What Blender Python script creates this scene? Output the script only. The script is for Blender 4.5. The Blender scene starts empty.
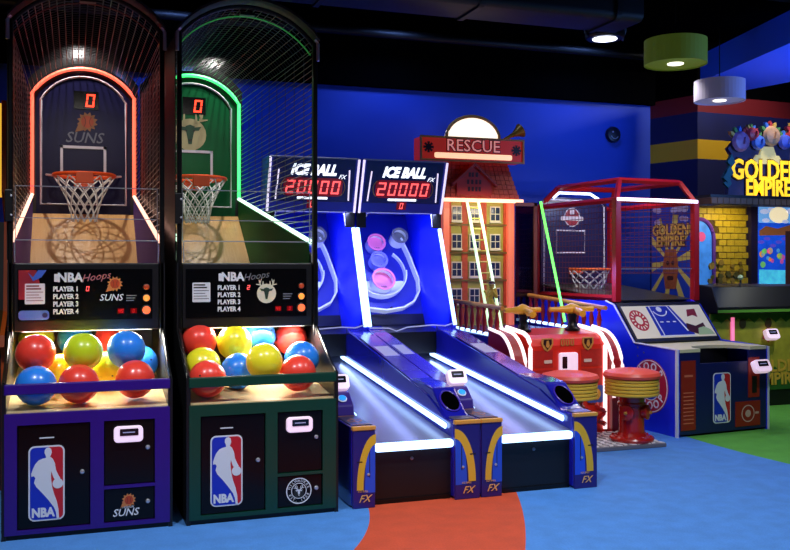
import bpy, bmesh, math, random
from mathutils import Matrix, Vector
random.seed(7)
R = math.radians
S = bpy.context.scene
COL = S.collection

# ------------------------------------------------------------------ camera, world, exposure
YAW = math.atan(320 / 920.0)
cam = bpy.data.cameras.new('camera')
cam.sensor_width = 36.0
cam.lens = 920 / 790 * 36.0
cam.shift_y = -12 / 790
cam.clip_end = 100
co = bpy.data.objects.new('camera', cam)
COL.objects.link(co)
co.location = (0, 0, 1.6)
co.rotation_euler = (R(90), 0, -YAW)
S.camera = co
S.view_settings.view_transform = 'Standard'
S.view_settings.look = 'None'
S.view_settings.exposure = 0.0
S.view_settings.gamma = 1.0
S.view_settings.use_curve_mapping = False
W = bpy.data.worlds.new('room_ambient')
S.world = W
W.use_nodes = True
W.node_tree.nodes['Background'].inputs[0].default_value = (0.30, 0.42, 1.0, 1)
W.node_tree.nodes['Background'].inputs[1].default_value = 0.012


def lamp(name, kind, loc, energy, color, target=None, size=0.2, size_y=None, parent=None, spot=None, blend=0.6):
    l = bpy.data.lights.new(name, kind)
    l.energy = energy
    l.color = color
    if kind == 'AREA':
        l.size = size
        if size_y:
            l.shape = 'RECTANGLE'
            l.size_y = size_y
    else:
        l.shadow_soft_size = size
    if kind == 'SPOT':
        l.spot_size = R(spot or 90)
        l.spot_blend = blend
    o = bpy.data.objects.new(name, l)
    COL.objects.link(o)
    o.location = loc
    if target is not None:
        d = Vector(target) - Vector(loc)
        o.rotation_euler = d.to_track_quat('-Z', 'Y').to_euler()
    if parent:
        o.parent = parent
    return o


# room lamps: ceiling downlights over the aisle in front of the machines
for (x, y, e) in [(-0.6, 3.7, 330), (1.7, 3.7, 360), (4.2, 4.4, 330), (6.6, 5.4, 110)]:
    lamp('ceiling_spot', 'SPOT', (x, y, 4.2), e, (0.86, 0.92, 1.0), (x + 0.15, y + 0.6, 0), 0.14, spot=110, blend=0.8)
for (x, y, e) in [(-0.05, 8.75, 180), (1.46, 8.75, 180)]:
    lamp('ceiling_spot', 'SPOT', (x, y, 4.3), e, (1.0, 0.95, 0.88), (x + .1, y, 0), 0.035, spot=75, blend=0.5)
lamp('ceiling_spot', 'SPOT', (7.6, 8.0, 4.3), 110, (1.0, 0.92, 0.8), (7.5, 9.5, 2.9), 0.1, spot=100, blend=0.7)  # added fill spot that brightens the striped pier
# added blue fill spots under the ceiling that brighten the blue wall
for x in (1.0, 3.4, 5.8):
    lamp('wall_fill', 'SPOT', (x, 9.3, 4.25), 62, (0.18, 0.34, 1.0), (x, 10.2, 2.2), 0.2, spot=140, blend=0.9)


# ------------------------------------------------------------------ materials
def lin(r, g, b):
    f = lambda v: (v / 255 / 12.92) if v / 255 <= 0.04045 else ((v / 255 + 0.055) / 1.055) ** 2.4
    return (f(r), f(g), f(b), 1)


MATS = {}


def mat(name, rgb, rough=0.5, metal=0.0, emit=0.0, ergb=None, noise=0.0, nscale=30, coat=0.0, bump=0.0, spec=None):
    if name in MATS:
        return MATS[name]
    m = bpy.data.materials.new(name)
    m.use_nodes = True
    nt = m.node_tree
    b = nt.nodes['Principled BSDF']
    b.inputs['Base Color'].default_value = lin(*rgb)
    b.inputs['Roughness'].default_value = rough
    b.inputs['Metallic'].default_value = metal
    if spec is not None:
        b.inputs['Specular IOR Level'].default_value = spec
    if coat:
        b.inputs['Coat Weight'].default_value = coat
        b.inputs['Coat Roughness'].default_value = 0.08
    if emit:
        b.inputs['Emission Color'].default_value = lin(*(ergb or rgb))
        b.inputs['Emission Strength'].default_value = emit
    if noise or bump:
        tc = nt.nodes.new('ShaderNodeTexCoord')
        n = nt.nodes.new('ShaderNodeTexNoise')
        n.inputs['Scale'].default_value = nscale
        n.inputs['Detail'].default_value = 3
        nt.links.new(tc.outputs['Object'], n.inputs['Vector'])
        if noise:
            mx = nt.nodes.new('ShaderNodeMix')
            mx.data_type = 'RGBA'
            a = lin(*rgb)
            mx.inputs[6].default_value = tuple(v * (1 - noise) for v in a[:3]) + (1,)
            mx.inputs[7].default_value = tuple(min(1, v * (1 + noise)) for v in a[:3]) + (1,)
            nt.links.new(n.outputs['Fac'], mx.inputs[0])
            nt.links.new(mx.outputs[2], b.inputs['Base Color'])
            if emit >= .5:
                nt.links.new(mx.outputs[2], b.inputs['Emission Color'])
        if bump:
            bp = nt.nodes.new('ShaderNodeBump')
            bp.inputs['Strength'].default_value = bump
            bp.inputs['Distance'].default_value = 0.01
            nt.links.new(n.outputs['Fac'], bp.inputs['Height'])
            nt.links.new(bp.outputs['Normal'], b.inputs['Normal'])
    MATS[name] = m
    return m


def glass(name, tint=(255, 255, 255), refl=0.10, rough=0.03):
    if name in MATS:
        return MATS[name]
    m = bpy.data.materials.new(name)
    m.use_nodes = True
    nt = m.node_tree
    nt.nodes.remove(nt.nodes['Principled BSDF'])
    out = nt.nodes['Material Output']
    t = nt.nodes.new('ShaderNodeBsdfTransparent')
    t.inputs[0].default_value = lin(*tint)
    g = nt.nodes.new('ShaderNodeBsdfGlossy')
    g.inputs['Roughness'].default_value = rough
    mx = nt.nodes.new('ShaderNodeMixShader')
    mx.inputs[0].default_value = refl
    nt.links.new(t.outputs[0], mx.inputs[1])
    nt.links.new(g.outputs[0], mx.inputs[2])
    nt.links.new(mx.outputs[0], out.inputs[0])
    MATS[name] = m
    return m


def wood(name, c1, c2, rough=0.3):
    if name in MATS:
        return MATS[name]
    m = mat(name, c1, rough)
    nt = m.node_tree
    b = nt.nodes['Principled BSDF']
    tc = nt.nodes.new('ShaderNodeTexCoord')
    mp = nt.nodes.new('ShaderNodeMapping')
    mp.inputs['Scale'].default_value = (22, 1.6, 1.6)
    n = nt.nodes.new('ShaderNodeTexNoise')
    n.inputs['Scale'].default_value = 3
    n.inputs['Detail'].default_value = 4
    mx = nt.nodes.new('ShaderNodeMix')
    mx.data_type = 'RGBA'
    mx.inputs[6].default_value = lin(*c1)
    mx.inputs[7].default_value = lin(*c2)
    nt.links.new(tc.outputs['Object'], mp.inputs['Vector'])
    nt.links.new(mp.outputs[0], n.inputs['Vector'])
    nt.links.new(n.outputs['Fac'], mx.inputs[0])
    nt.links.new(mx.outputs[2], b.inputs['Base Color'])
    return m


BLACK = mat('black_laminate', (14, 14, 17), 0.42, noise=0.15, nscale=60)
BLACKGLOSS = mat('black_gloss', (7, 7, 9), 0.25, spec=.25)
BLACKM = mat('black_metal', (18, 18, 20), 0.35, 0.4)
WIRE = mat('black_wire', (88, 88, 92), 0.32, 0.85)
CHROME = mat('chrome', (215, 215, 220), 0.4, 0.7)
STEEL = mat('brushed_steel', (150, 152, 160), 0.35, 0.9)
WHITE = mat('white_print', (232, 232, 236), 0.5)
WHITELIT = mat('white_lit_plastic', (240, 225, 240), 0.4, emit=0.55, ergb=(255, 215, 240))
LOGOBLUE = mat('logo_blue', (22, 50, 190), 0.4)
LOGORED = mat('logo_red', (205, 32, 42), 0.4)
SCREEN = mat('dark_screen', (16, 18, 30), 0.12)
REDLED = mat('red_led', (255, 40, 40), 0.4, emit=1.7, ergb=(255, 92, 92))
REDGLASS = mat('red_display_window', (90, 4, 10), 0.15, emit=0.16, ergb=(200, 10, 15))
CLEAR = glass('clear_plastic', refl=0.06)
CLEAREDGE = mat('plastic_edge', (150, 158, 168), 0.3)
ORANGE = mat('rim_orange', (240, 84, 22), 0.35)
NETW = mat('net_white', (225, 225, 222), 0.7)
COURT = wood('court_wood', (222, 178, 118), (196, 146, 88), 0.25)
TRAYW = wood('tray_wood', (240, 214, 160), (226, 190, 130), 0.25)
DARKINK = mat('dark_ink', (34, 26, 20), 0.5)
AMBER = mat('amber_button', (240, 150, 60), 0.3, emit=0.9, ergb=(255, 150, 60))
AMBERDIM = mat('amber_button_dim', (150, 60, 30), 0.3, emit=0.15, ergb=(255, 90, 40))
NEONW = mat('neon_white', (235, 240, 255), 0.4, emit=3.2, ergb=(205, 222, 255))
NEONB = mat('neon_blue_white', (200, 225, 255), 0.4, emit=3.0, ergb=(165, 205, 255))


# ------------------------------------------------------------------ mesh helpers
def frame(o, u=(1, 0, 0), v=(0, 0, 1)):
    u = Vector(u).normalized()
    v = Vector(v).normalized()
    w = u.cross(v)
    M = Matrix.Identity(4)
    for i in range(3):
        M[i][0], M[i][1], M[i][2], M[i][3] = u[i], v[i], w[i], o[i]
    return M


def T(x, y, z=0):
    return Matrix.Translation((x, y, z))


class MB:
    def __init__(self):
        self.v = []
        self.f = []

    def add(self, vs, fs):
        n = len(self.v)
        self.v += [tuple(p) for p in vs]
        self.f += [tuple(i + n for i in f) for f in fs]
        return self

    def box(self, x0, x1, y0, y1, z0, z1, M=None):
        vs = [Vector((x, y, z)) for z in (z0, z1) for y in (y0, y1) for x in (x0, x1)]
        if M:
            vs = [M @ p for p in vs]
        return self.add(vs, [(0, 2, 3, 1), (4, 5, 7, 6), (0, 1, 5, 4), (2, 6, 7, 3), (0, 4, 6, 2), (1, 3, 7, 5)])

    def prism(self, pts, M, h0, h1):
        # pts in the frame's (u, v), extruded along w from h0 to h1
        a = sum(pts[i][0] * pts[(i + 1) % len(pts)][1] - pts[(i + 1) % len(pts)][0] * pts[i][1] for i in range(len(pts)))
        if a < 0:
            pts = pts[::-1]
        n = len(pts)
        vs = [M @ Vector((p[0], p[1], h0)) for p in pts] + [M @ Vector((p[0], p[1], h1)) for p in pts]
        fs = [tuple(range(n))[::-1], tuple(range(n, 2 * n))]
        fs += [(i, (i + 1) % n, n + (i + 1) % n, n + i) for i in range(n)]
        return self.add(vs, fs)

    def profile(self, pts, x0, x1):
        # side profile in (y, z), extruded along x
        return self.prism(pts, frame((x0, 0, 0), (0, 1, 0), (0, 0, 1)), 0, x1 - x0)

    def tube(self, path, r, n=6, closed=False, flat=1.0):
        P = [Vector(p) for p in path]
        m = len(P)
        rings = []
        for i, p in enumerate(P):
            if closed:
                d = P[(i + 1) % m] - P[i - 1]
            else:
                d = P[min(i + 1, m - 1)] - P[max(i - 1, 0)]
            d.normalize()
            up = Vector((0, 0, 1)) if abs(d.z) < 0.95 else Vector((0, 1, 0))
            a = d.cross(up).normalized()
            b = a.cross(d).normalized()
            rr = r[i] if isinstance(r, (list, tuple)) else r
            rings.append([p + (a * math.cos(2 * math.pi * k / n) * flat + b * math.sin(2 * math.pi * k / n)) * rr for k in range(n)])
        vs = [q for ring in rings for q in ring]
        fs = []
        for i in range(m if closed else m - 1):
            j = (i + 1) % m
            for k in range(n):
                fs.append((i * n + k, i * n + (k + 1) % n, j * n + (k + 1) % n, j * n + k))
        if not closed:
            fs.append(tuple(range(n))[::-1])
            fs.append(tuple(range((m - 1) * n, m * n)))
        return self.add(vs, fs)

    def lathe(self, prof, M, n=24):
        # prof: (r, h), spun about the frame's w axis
        vs, fs, idx = [], [], []
        for (r, h) in prof:
            idx.append(len(vs))
            for k in range(n):
                a = 2 * math.pi * k / n
                vs.append(M @ Vector((r * math.cos(a), r * math.sin(a), h)))
        for i in range(len(prof) - 1):
            for k in range(n):
                fs.append((idx[i] + k, idx[i] + (k + 1) % n, idx[i + 1] + (k + 1) % n, idx[i + 1] + k))
        fs.append(tuple(range(n))[::-1])
        fs.append(tuple(range(idx[-1], idx[-1] + n)))
        return self.add(vs, fs)

    def quad(self, a, b, c, d, t):
        # a slab over a, b, c, d with thickness t against its normal
        A, B, C, D = map(Vector, (a, b, c, d))
        nrm = (B - A).cross(D - A).normalized() * t
        return self.add([A, B, C, D, A - nrm, B - nrm, C - nrm, D - nrm],
                        [(0, 1, 2, 3), (7, 6, 5, 4), (0, 4, 5, 1), (1, 5, 6, 2), (2, 6, 7, 3), (3, 7, 4, 0)])

    def build(self, name, m, parent=None, smooth=False, bevel=0, off=None):
        me = bpy.data.meshes.new(name)
        vs = self.v
        if off:
            vs = [(p[0] - off[0], p[1] - off[1], p[2] - off[2]) for p in vs]
        me.from_pydata(vs, [], self.f)
        me.update()
        bm = bmesh.new()
        bm.from_mesh(me)
        bmesh.ops.recalc_face_normals(bm, faces=bm.faces)
        bm.to_mesh(me)
        bm.free()
        if smooth:
            me.shade_smooth()
            me.set_sharp_from_angle(angle=R(40))
        me.materials.append(m)
        o = bpy.data.objects.new(name, me)
        COL.objects.link(o)
        if parent:
            o.parent = parent
        if bevel:
            b = o.modifiers.new('edge', 'BEVEL')
            b.width = bevel
            b.segments = 2
            b.limit_method = 'ANGLE'
        return o


def tag(o, label=None, cat=None, group=None, kind=None):
    if label:
        o['label'] = label
    if cat:
        o['category'] = cat
    if group:
        o['group'] = group
    if kind:
        o['kind'] = kind
    return o


def thing(name, label, cat, loc=(0, 0, 0), rz=0, group=None):
    o = bpy.data.objects.new(name, None)
    COL.objects.link(o)
    o.location = loc
    o.rotation_euler = (0, 0, rz)
    o.empty_display_size = 0.1
    return tag(o, label, cat, group)


def structure(o):
    o['kind'] = 'structure'
    return o


def rrect(x0, x1, y0, y1, r, n=4):
    pts = []
    for (cx, cy, a0) in ((x1 - r, y0 + r, -90), (x1 - r, y1 - r, 0), (x0 + r, y1 - r, 90), (x0 + r, y0 + r, 180)):
        for k in range(n + 1):
            a = R(a0 + 90 * k / n)
            pts.append((cx + r * math.cos(a), cy + r * math.sin(a)))
    return pts


def disc(cx, cy, r, n=24, ry=None):
    ry = ry or r
    return [(cx + r * math.cos(2 * math.pi * k / n), cy + ry * math.sin(2 * math.pi * k / n)) for k in range(n)]


def annulus(mb, M, cx, cy, r0, r1, h0, h1, n=28, a0=0, a1=360):
    full = abs(a1 - a0 - 360) < 1e-6
    for k in range(n):
        t0 = R(a0 + (a1 - a0) * k / n)
        t1 = R(a0 + (a1 - a0) * (k + 1) / n)
        q = [(cx + r0 * math.cos(t0), cy + r0 * math.sin(t0)), (cx + r1 * math.cos(t0), cy + r1 * math.sin(t0)),
             (cx + r1 * math.cos(t1), cy + r1 * math.sin(t1)), (cx + r0 * math.cos(t1), cy + r0 * math.sin(t1))]
        mb.prism(q, M, h0, h1)
    return mb


def text(body, M, size, m, parent, x=0, y=0, depth=0.002, h=0.0, shear=0.0, bold=0.0, sx=1.0, name='lettering', rot=0, off=None, align='CENTER'):
    cu = bpy.data.curves.new('t', 'FONT')
    cu.body = body
    cu.size = size
    cu.extrude = depth / 2
    cu.align_x = align
    cu.align_y = 'CENTER'
    cu.shear = shear
    cu.offset = bold * size
    cu.resolution_u = 2
    tmp = bpy.data.objects.new('t', cu)
    COL.objects.link(tmp)
    dg = bpy.context.evaluated_depsgraph_get()
    me = bpy.data.meshes.new_from_object(tmp.evaluated_get(dg))
    bpy.data.objects.remove(tmp)
    bpy.data.curves.remove(cu)
    X = M @ T(x, y, h + depth / 2) @ Matrix.Rotation(rot, 4, 'Z') @ Matrix.Diagonal((sx, 1, 1, 1))
    if off:
        X = T(-off[0], -off[1], -off[2]) @ X
    me.transform(X)
    me.materials.clear()
    me.materials.append(m)
    me.name = name
    o = bpy.data.objects.new(name, me)
    COL.objects.link(o)
    o.parent = parent
    return o


SEG = {'0': 'abcdef', '1': 'bc', '2': 'abged', '3': 'abgcd', '4': 'fgbc', '5': 'afgcd', '6': 'afgedc', '7': 'abc', '8': 'abcdefg', '9': 'abcdfg'}


def digits(s, M, x, y, w, h, gap, parent, m, z=0.0, t=None, off=None):
    mb = MB()
    t = t or w * 0.16
    tot = len(s) * w + (len(s) - 1) * gap
    sk = 0.12
    for i, ch in enumerate(s):
        x0 = x - tot / 2 + i * (w + gap)
        y0 = y - h / 2
        segs = {'a': (0, w, h - t, h), 'd': (0, w, 0, t), 'g': (0, w, h / 2 - t / 2, h / 2 + t / 2),
                'f': (0, t, h / 2 + t * .3, h - t * .3), 'b': (w - t, w, h / 2 + t * .3, h - t * .3),
                'e': (0, t, t * .3, h / 2 - t * .3), 'c': (w - t, w, t * .3, h / 2 - t * .3)}
        for c in SEG[ch]:
            a, b, c0, c1 = segs[c]
            mb.prism([(x0 + a + sk * c0, y0 + c0), (x0 + b + sk * c0, y0 + c0), (x0 + b + sk * c1, y0 + c1), (x0 + a + sk * c1, y0 + c1)], M, z, z + 0.002)
    return mb.build('score_digits', m, parent, off=off)


def league_logo(M, x, y, w, parent, off=None):
    h = w * 2.2
    X = M @ T(x, y, 0)
    MB().prism(rrect(-w / 2, w / 2, -h / 2, h / 2, w * .17), X, 0, .003).build('logo_border', WHITE, parent, off=off)
    N = lambda px, py: ((px - 126.5) / 163 * w, (377.5 - py) / 341 * h)
    i = w * .045
    r = w * .13
    blue = rrect(-w / 2 + i, w / 2 - i, -h / 2 + i, h / 2 - i, r)
    # split the rounded field along the player's line
    left = [p for p in blue if p[0] < 0]
    lb = [N(136, 216), N(150, 330), N(150, 400), N(176, 539)]
    L = [(min(p[0], 0), p[1]) for p in blue if p[0] < 0]
    top = (N(136, 0)[0], h / 2 - i)
    bot = (N(176, 0)[0], -h / 2 + i)
    MB().prism([top] + L + [bot, N(165, 450), N(145, 380), N(136, 300)], X, .003, .0045).build('logo_blue_field', LOGOBLUE, parent, off=off)
    Rr = [p for p in blue if p[0] > 0]
    MB().prism([bot] + Rr + [top, N(136, 300), N(145, 380), N(165, 450)], X, .003, .0045).build('logo_red_field', LOGORED, parent, off=off)
    body = [(124, 262), (122, 250), (117, 240), (118, 226), (126, 217), (138, 216), (147, 223), (150, 238), (146, 250), (142, 258),
            (154, 268), (164, 290), (168, 318), (180, 345), (188, 358), (182, 368), (168, 372), (156, 352), (148, 325), (146, 345), (148, 372),
            (152, 400), (160, 430), (172, 462), (180, 500), (183, 543), (172, 543), (168, 512), (158, 488), (132, 452), (104, 418), (80, 392), (70, 372),
            (76, 352), (70, 342), (58, 344), (57, 332), (64, 312), (74, 290), (90, 272), (108, 265)]
    MB().prism([N(*p) for p in body], X, .0045, .006).build('logo_player', WHITE, parent, off=off)
    bx, by = N(177, 382)
    MB().prism(disc(bx, by, w * .15, 16), X, .0046, .0062).build('logo_ball', WHITE, parent, off=off)
    text('NBA', X, w * .36, WHITE, parent, N(113, 0)[0] - w * .02, N(0, 512)[1], .0018, .0046, bold=.05, sx=.86, off=off)


def card_reader(M, w, h, d, parent, off=None, tilt=None):
    o = MB().prism(rrect(-w / 2, w / 2, -h / 2, h / 2, h * .25), M, 0, d).build('card_reader', WHITELIT, parent, bevel=.004, off=off)
    MB().prism(rrect(-w * .3, w * .34, -h * .08, h * .36, h * .05), M, d, d + .003).build('reader_screen', SCREEN, o, off=off)
    MB().box(-w * .2, w * .22, h * .1, h * .17, d + .003, d + .004, M).build('screen_text', mat('screen_text', (150, 150, 190), .5, emit=.3), o, off=off)
    return o


def knob(M, r, parent, off=None):
    return MB().lathe([(r, 0), (r, .006), (r * .7, .012), (r * .3, .013)], M, 12).build('lock', CHROME, parent, True, off=off)


# ------------------------------------------------------------------ room shell
def carpet():
    m = bpy.data.materials.new('patterned_carpet')
    m.use_nodes = True
    nt = m.node_tree
    b = nt.nodes['Principled BSDF']
    b.inputs['Roughness'].default_value = 0.75
    tc = nt.nodes.new('ShaderNodeTexCoord')

    def circ(cx, cy, r):
        d = nt.nodes.new('ShaderNodeVectorMath')
        d.operation = 'DISTANCE'
        d.inputs[1].default_value = (cx, cy, 0)
        nt.links.new(tc.outputs['Object'], d.inputs[0])
        c = nt.nodes.new('ShaderNodeMath')
        c.operation = 'LESS_THAN'
        c.inputs[1].default_value = r
        nt.links.new(d.outputs['Value'], c.inputs[0])
        return c.outputs[0]

    def op(o, a, bb):
        c = nt.nodes.new('ShaderNodeMath')
        c.operation = o
        for k, v in enumerate((a, bb)):
            if isinstance(v, (int, float)):
                c.inputs[k].default_value = v
            else:
                nt.links.new(v, c.inputs[k])
        return c.outputs[0]

    def mix(f, a, bb):
        x = nt.nodes.new('ShaderNodeMix')
        x.data_type = 'RGBA'
        nt.links.new(f, x.inputs[0])
        for k, v in ((6, a), (7, bb)):
            if isinstance(v, tuple):
                x.inputs[k].default_value = v
            else:
                nt.links.new(v, x.inputs[k])
        return x.outputs[2]

    n = nt.nodes.new('ShaderNodeTexNoise')
    n.inputs['Scale'].default_value = 90
    n.inputs['Detail'].default_value = 4
    nt.links.new(tc.outputs['Object'], n.inputs['Vector'])
    n2 = nt.nodes.new('ShaderNodeTexNoise')
    n2.inputs['Scale'].default_value = 7
    n2.inputs['Detail'].default_value = 5
    nt.links.new(tc.outputs['Object'], n2.inputs['Vector'])
    blue = mix(n.outputs['Fac'], lin(58, 122, 205), lin(92, 158, 232))
    orange = mix(n.outputs['Fac'], lin(196, 62, 30), lin(232, 92, 48))
    green = mix(n.outputs['Fac'], lin(70, 150, 50), lin(105, 190, 70))
    # orange: inside a large circle from the right edge, outside a small one from the left edge
    inner = circ(-0.62, 6.28, 2.49)
    outer = circ(-5.7, 9.0, 9.19)
    isorange = op('MULTIPLY', op('SUBTRACT', 1.0, inner), outer)
    isgreen = circ(11.4, 6.75, 6.09)
    c = mix(isorange, blue, orange)
    c = mix(isgreen, c, green)
    wear = nt.nodes.new('ShaderNodeMix')
    wear.data_type = 'RGBA'
    wear.blend_type = 'MULTIPLY'
    wear.inputs[0].default_value = 0.35
    nt.links.new(c, wear.inputs[6])
    rp = nt.nodes.new('ShaderNodeMapRange')
    rp.inputs[1].default_value = .35
    rp.inputs[2].default_value = .65
    rp.inputs[3].default_value = .6
    nt.links.new(n2.outputs['Fac'], rp.inputs[0])
    nt.links.new(rp.outputs[0], wear.inputs[7])
    nt.links.new(wear.outputs[2], b.inputs['Base Color'])
    bp = nt.nodes.new('ShaderNodeBump')
    bp.inputs['Strength'].default_value = 0.25
    bp.inputs['Distance'].default_value = 0.004
    nt.links.new(n.outputs['Fac'], bp.inputs['Height'])
    nt.links.new(bp.outputs['Normal'], b.inputs['Normal'])
    return m


structure(MB().box(-4, 11, -1.5, 10.4, -0.1, 0).build('floor', carpet()))
CEIL = mat('black_ceiling', (5, 5, 6), 0.9, noise=.2, nscale=8, spec=0)
structure(MB().box(-4, 11, -1.5, 10.4, 4.35, 4.45).build('ceiling', CEIL))
WALLB = mat('blue_wall_paint', (14, 64, 190), 0.6, noise=.06, nscale=3)
wb = structure(MB().box(-4, 7.15, 10.2, 10.4, 0, 3.64).build('wall_back', WALLB))
structure(MB().box(-4, 7.15, 10.12, 10.4, 3.64, 4.35).build('trim_1', CEIL))
structure(MB().box(-4.1, -4, -1.5, 10.4, 0, 4.35).build('wall_left', mat('navy_wall', (8, 18, 70), .7)))
structure(MB().box(-4, 11, -1.6, -1.5, 0, 4.35).build('wall_front', mat('navy_wall', (8, 18, 70), .7)))
# striped wall pier on the right
pier = frame((0, 0, 0), (1, 0, 0), (0, 1, 0))
wr = structure(MB().prism([(7.03, 10.3), (7.26, 9.5), (11, 9.75), (11, 10.3)], pier, 0, 2.0).build('wall_right', mat('navy_band', (8, 16, 78), .65)))
for (z0, z1, nm, m) in ((2.0, 2.89, 'paint_band', mat('navy_band', (8, 16, 78), .65)), (2.89, 3.13, 'paint_band', mat('yellow_band', (214, 166, 18), .6)),
                        (3.13, 3.47, 'paint_band', mat('navy_band', (8, 16, 78), .65)), (3.47, 3.68, 'paint_band', mat('red_band', (120, 12, 16), .65)), (3.68, 4.35, 'bulkhead', CEIL)):
    MB().prism([(7.03, 10.3), (7.26, 9.5), (11, 9.75), (11, 10.3)], pier, z0, z1).build(nm, m, wr)
# blue ceiling soffit on the right
structure(MB().prism([(6.53, 8.5), (6.05, 6.3), (5.65, 4.4), (8.3, 4.4), (7.5, 8.0), (7.22, 9.2)], pier, 3.6, 3.9).build('trim_2', mat('soffit_blue', (18, 90, 240), .6)))
lamp('soffit_fill', 'AREA', (7.4, 6.2, 2.7), 45, (0.15, 0.35, 1.0), (6.9, 7.6, 3.6), .6)  # added blue area lamp, free in the air, that brightens the soffit
# duct and beams under the ceiling
DUCT = mat('dark_duct_metal', (14, 14, 16), .5, .2, noise=.3, nscale=6)
d = thing('air_duct', 'dark metal air duct running along the black ceiling', 'duct', (3.5, 7.75, 4.1))
MB().prism(rrect(-.28, .28, -.2, .2, .07), frame((-6, 0, 0), (0, 1, 0), (0, 0, 1)), 0, 7.6).build('duct_body', DUCT, d, True)
for k in range(6):
    MB().prism(rrect(-.3, .3, -.22, .22, .08), frame((-5.7 + k * 1.4, 0, 0), (0, 1, 0), (0, 0, 1)), 0, .05).build('flange', DUCT, d)
for k in range(6):
    MB().box(-5.7 + k * 1.4 + .02, -5.7 + k * 1.4 + .03, -.24, -.23, -.05, .3).build('hanger_rod', DUCT, d)
b_ = tag(MB().prism([(0, 0), (.2, 0), (.2, .025), (.115, .025), (.115, .225), (.2, .225), (.2, .25), (0, .25), (0, .225), (.085, .225), (.085, .025), (0, .025)], frame((-4, 6.9, 4.1), (0, 1, 0), (0, 0, 1)), 0, 13).build('ceiling_beam', DUCT),
         'dark steel beam crossing the black ceiling in front of the duct', 'beam')
tag(MB().tube([(-4, 9.7, 4.15), (10, 9.7, 4.15)], .05, 10).build('ceiling_pipe', DUCT, smooth=True), 'thin dark pipe hung just below the black ceiling', 'pipe')


# ------------------------------------------------------------------ basketball machines
def arch(hw, zc, zp, n=14):
    s_ = zp - zc
    r = (hw * hw + s_ * s_) / (2 * s_)
    a = math.asin(hw / r)
    return [(r * math.sin(-a + 2 * a * k / n), zp - r + r * math.cos(-a + 2 * a * k / n)) for k in range(n + 1)]


def sun_mark(M, x, y, r, parent, off=None, dim=False):
    pts = []
    for k in range(24):
        a = 2 * math.pi * k / 24
        rr = r if k % 2 else r * .72
        pts.append((x + rr * math.cos(a), y + rr * math.sin(a)))
    MB().prism(pts, M, 0, .002).build('team_emblem', (mat('sun_gold_tinted', (126, 78, 44), .5) if dim else mat('sun_gold', (214, 130, 70), .5)), parent, off=off)
    MB().prism(disc(x, y, r * .6, 18), M, .002, .003).build('emblem_ball', (mat('sun_orange_tinted', (150, 56, 28), .5) if dim else mat('sun_orange', (190, 66, 30), .5)), parent, off=off)
    for sgn in (-1, 1):
        q = []
        for k in range(7):
            t = -1 + 2 * k / 6
            q.append((x + sgn * r * (.18 + .18 * t * t), y + t * r * .5))
        MB().prism(q + [(p[0] + r * .05, p[1]) for p in q[::-1]], M, .003, .0036).build('ball_seam', DARKINK, parent, off=off)
    MB().prism([(x - r * 1.15, y - r * 1.05), (x - r * .2, y - r * .8), (x - r * .75, y - r * .05)], M, -.0002, .0012).build('flame_tail', (mat('sun_gold_tinted', (126, 78, 44), .5) if dim else mat('sun_gold', (214, 130, 70), .5)), parent, off=off)


def deer_mark(M, x, y, r, parent, c1, c2, c3=None, off=None):
    S_ = lambda L: [(x + a * r, y + b * r) for a, b in L]
    MB().prism(disc(x, y - .15 * r, r * .78, 20), M, 0, .0015).build('emblem_field', c2, parent, off=off)
    MB().prism(S_([(-.22, .26), (0, .34), (.22, .26), (.19, 0), (.11, -.4), (.08, -.6), (-.08, -.6), (-.11, -.4), (-.19, 0)]), M, .0015, .003).build('team_emblem', c1, parent, off=off)
    mb = MB()
    for sg in (-1, 1):
        def bar(a, b, w):
            ax, ay, bx, by = x + sg * a[0] * r, y + a[1] * r, x + sg * b[0] * r, y + b[1] * r
            dx, dy = bx - ax, by - ay
            L = math.hypot(dx, dy)
            nx, ny = -dy / L * w * r, dx / L * w * r
            mb.prism([(ax + nx, ay + ny), (bx + nx * .4, by + ny * .4), (bx - nx * .4, by - ny * .4), (ax - nx, ay - ny)], M, .0015, .003)
        bar((.2, .3), (.5, .55), .08)
        bar((.5, .55), (.62, .95), .07)
        bar((.5, .55), (.85, .6), .06)
        bar((.3, .4), (.28, .85), .07)
        bar((.55, .6), (.42, 1.02), .05)
    for sg in (-1, 1):
        MB().prism([(x + sg * a * r, y + b * r) for a, b in ((.18, .2), (.55, .26), (.42, .06), (.2, .04))], M, .0015, .003).build('ear', c1, parent, off=off)
    mb.build('antlers', c3 or c1, parent, off=off)['kind'] = 'stuff'
    mb = MB()
    for sg in (-1, 1):
        mb.prism([(x + sg * .12 * r, y + .05 * r), (x + sg * .26 * r, y + .1 * r), (x + sg * .2 * r, y - .02 * r)], M, .003, .0036)
    mb.prism(S_([(-.1, -.38), (.1, -.38), (0, -.52)]), M, .003, .0036)
    mb.build('emblem_face', DARKINK, parent, off=off)['kind'] = 'stuff'


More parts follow.
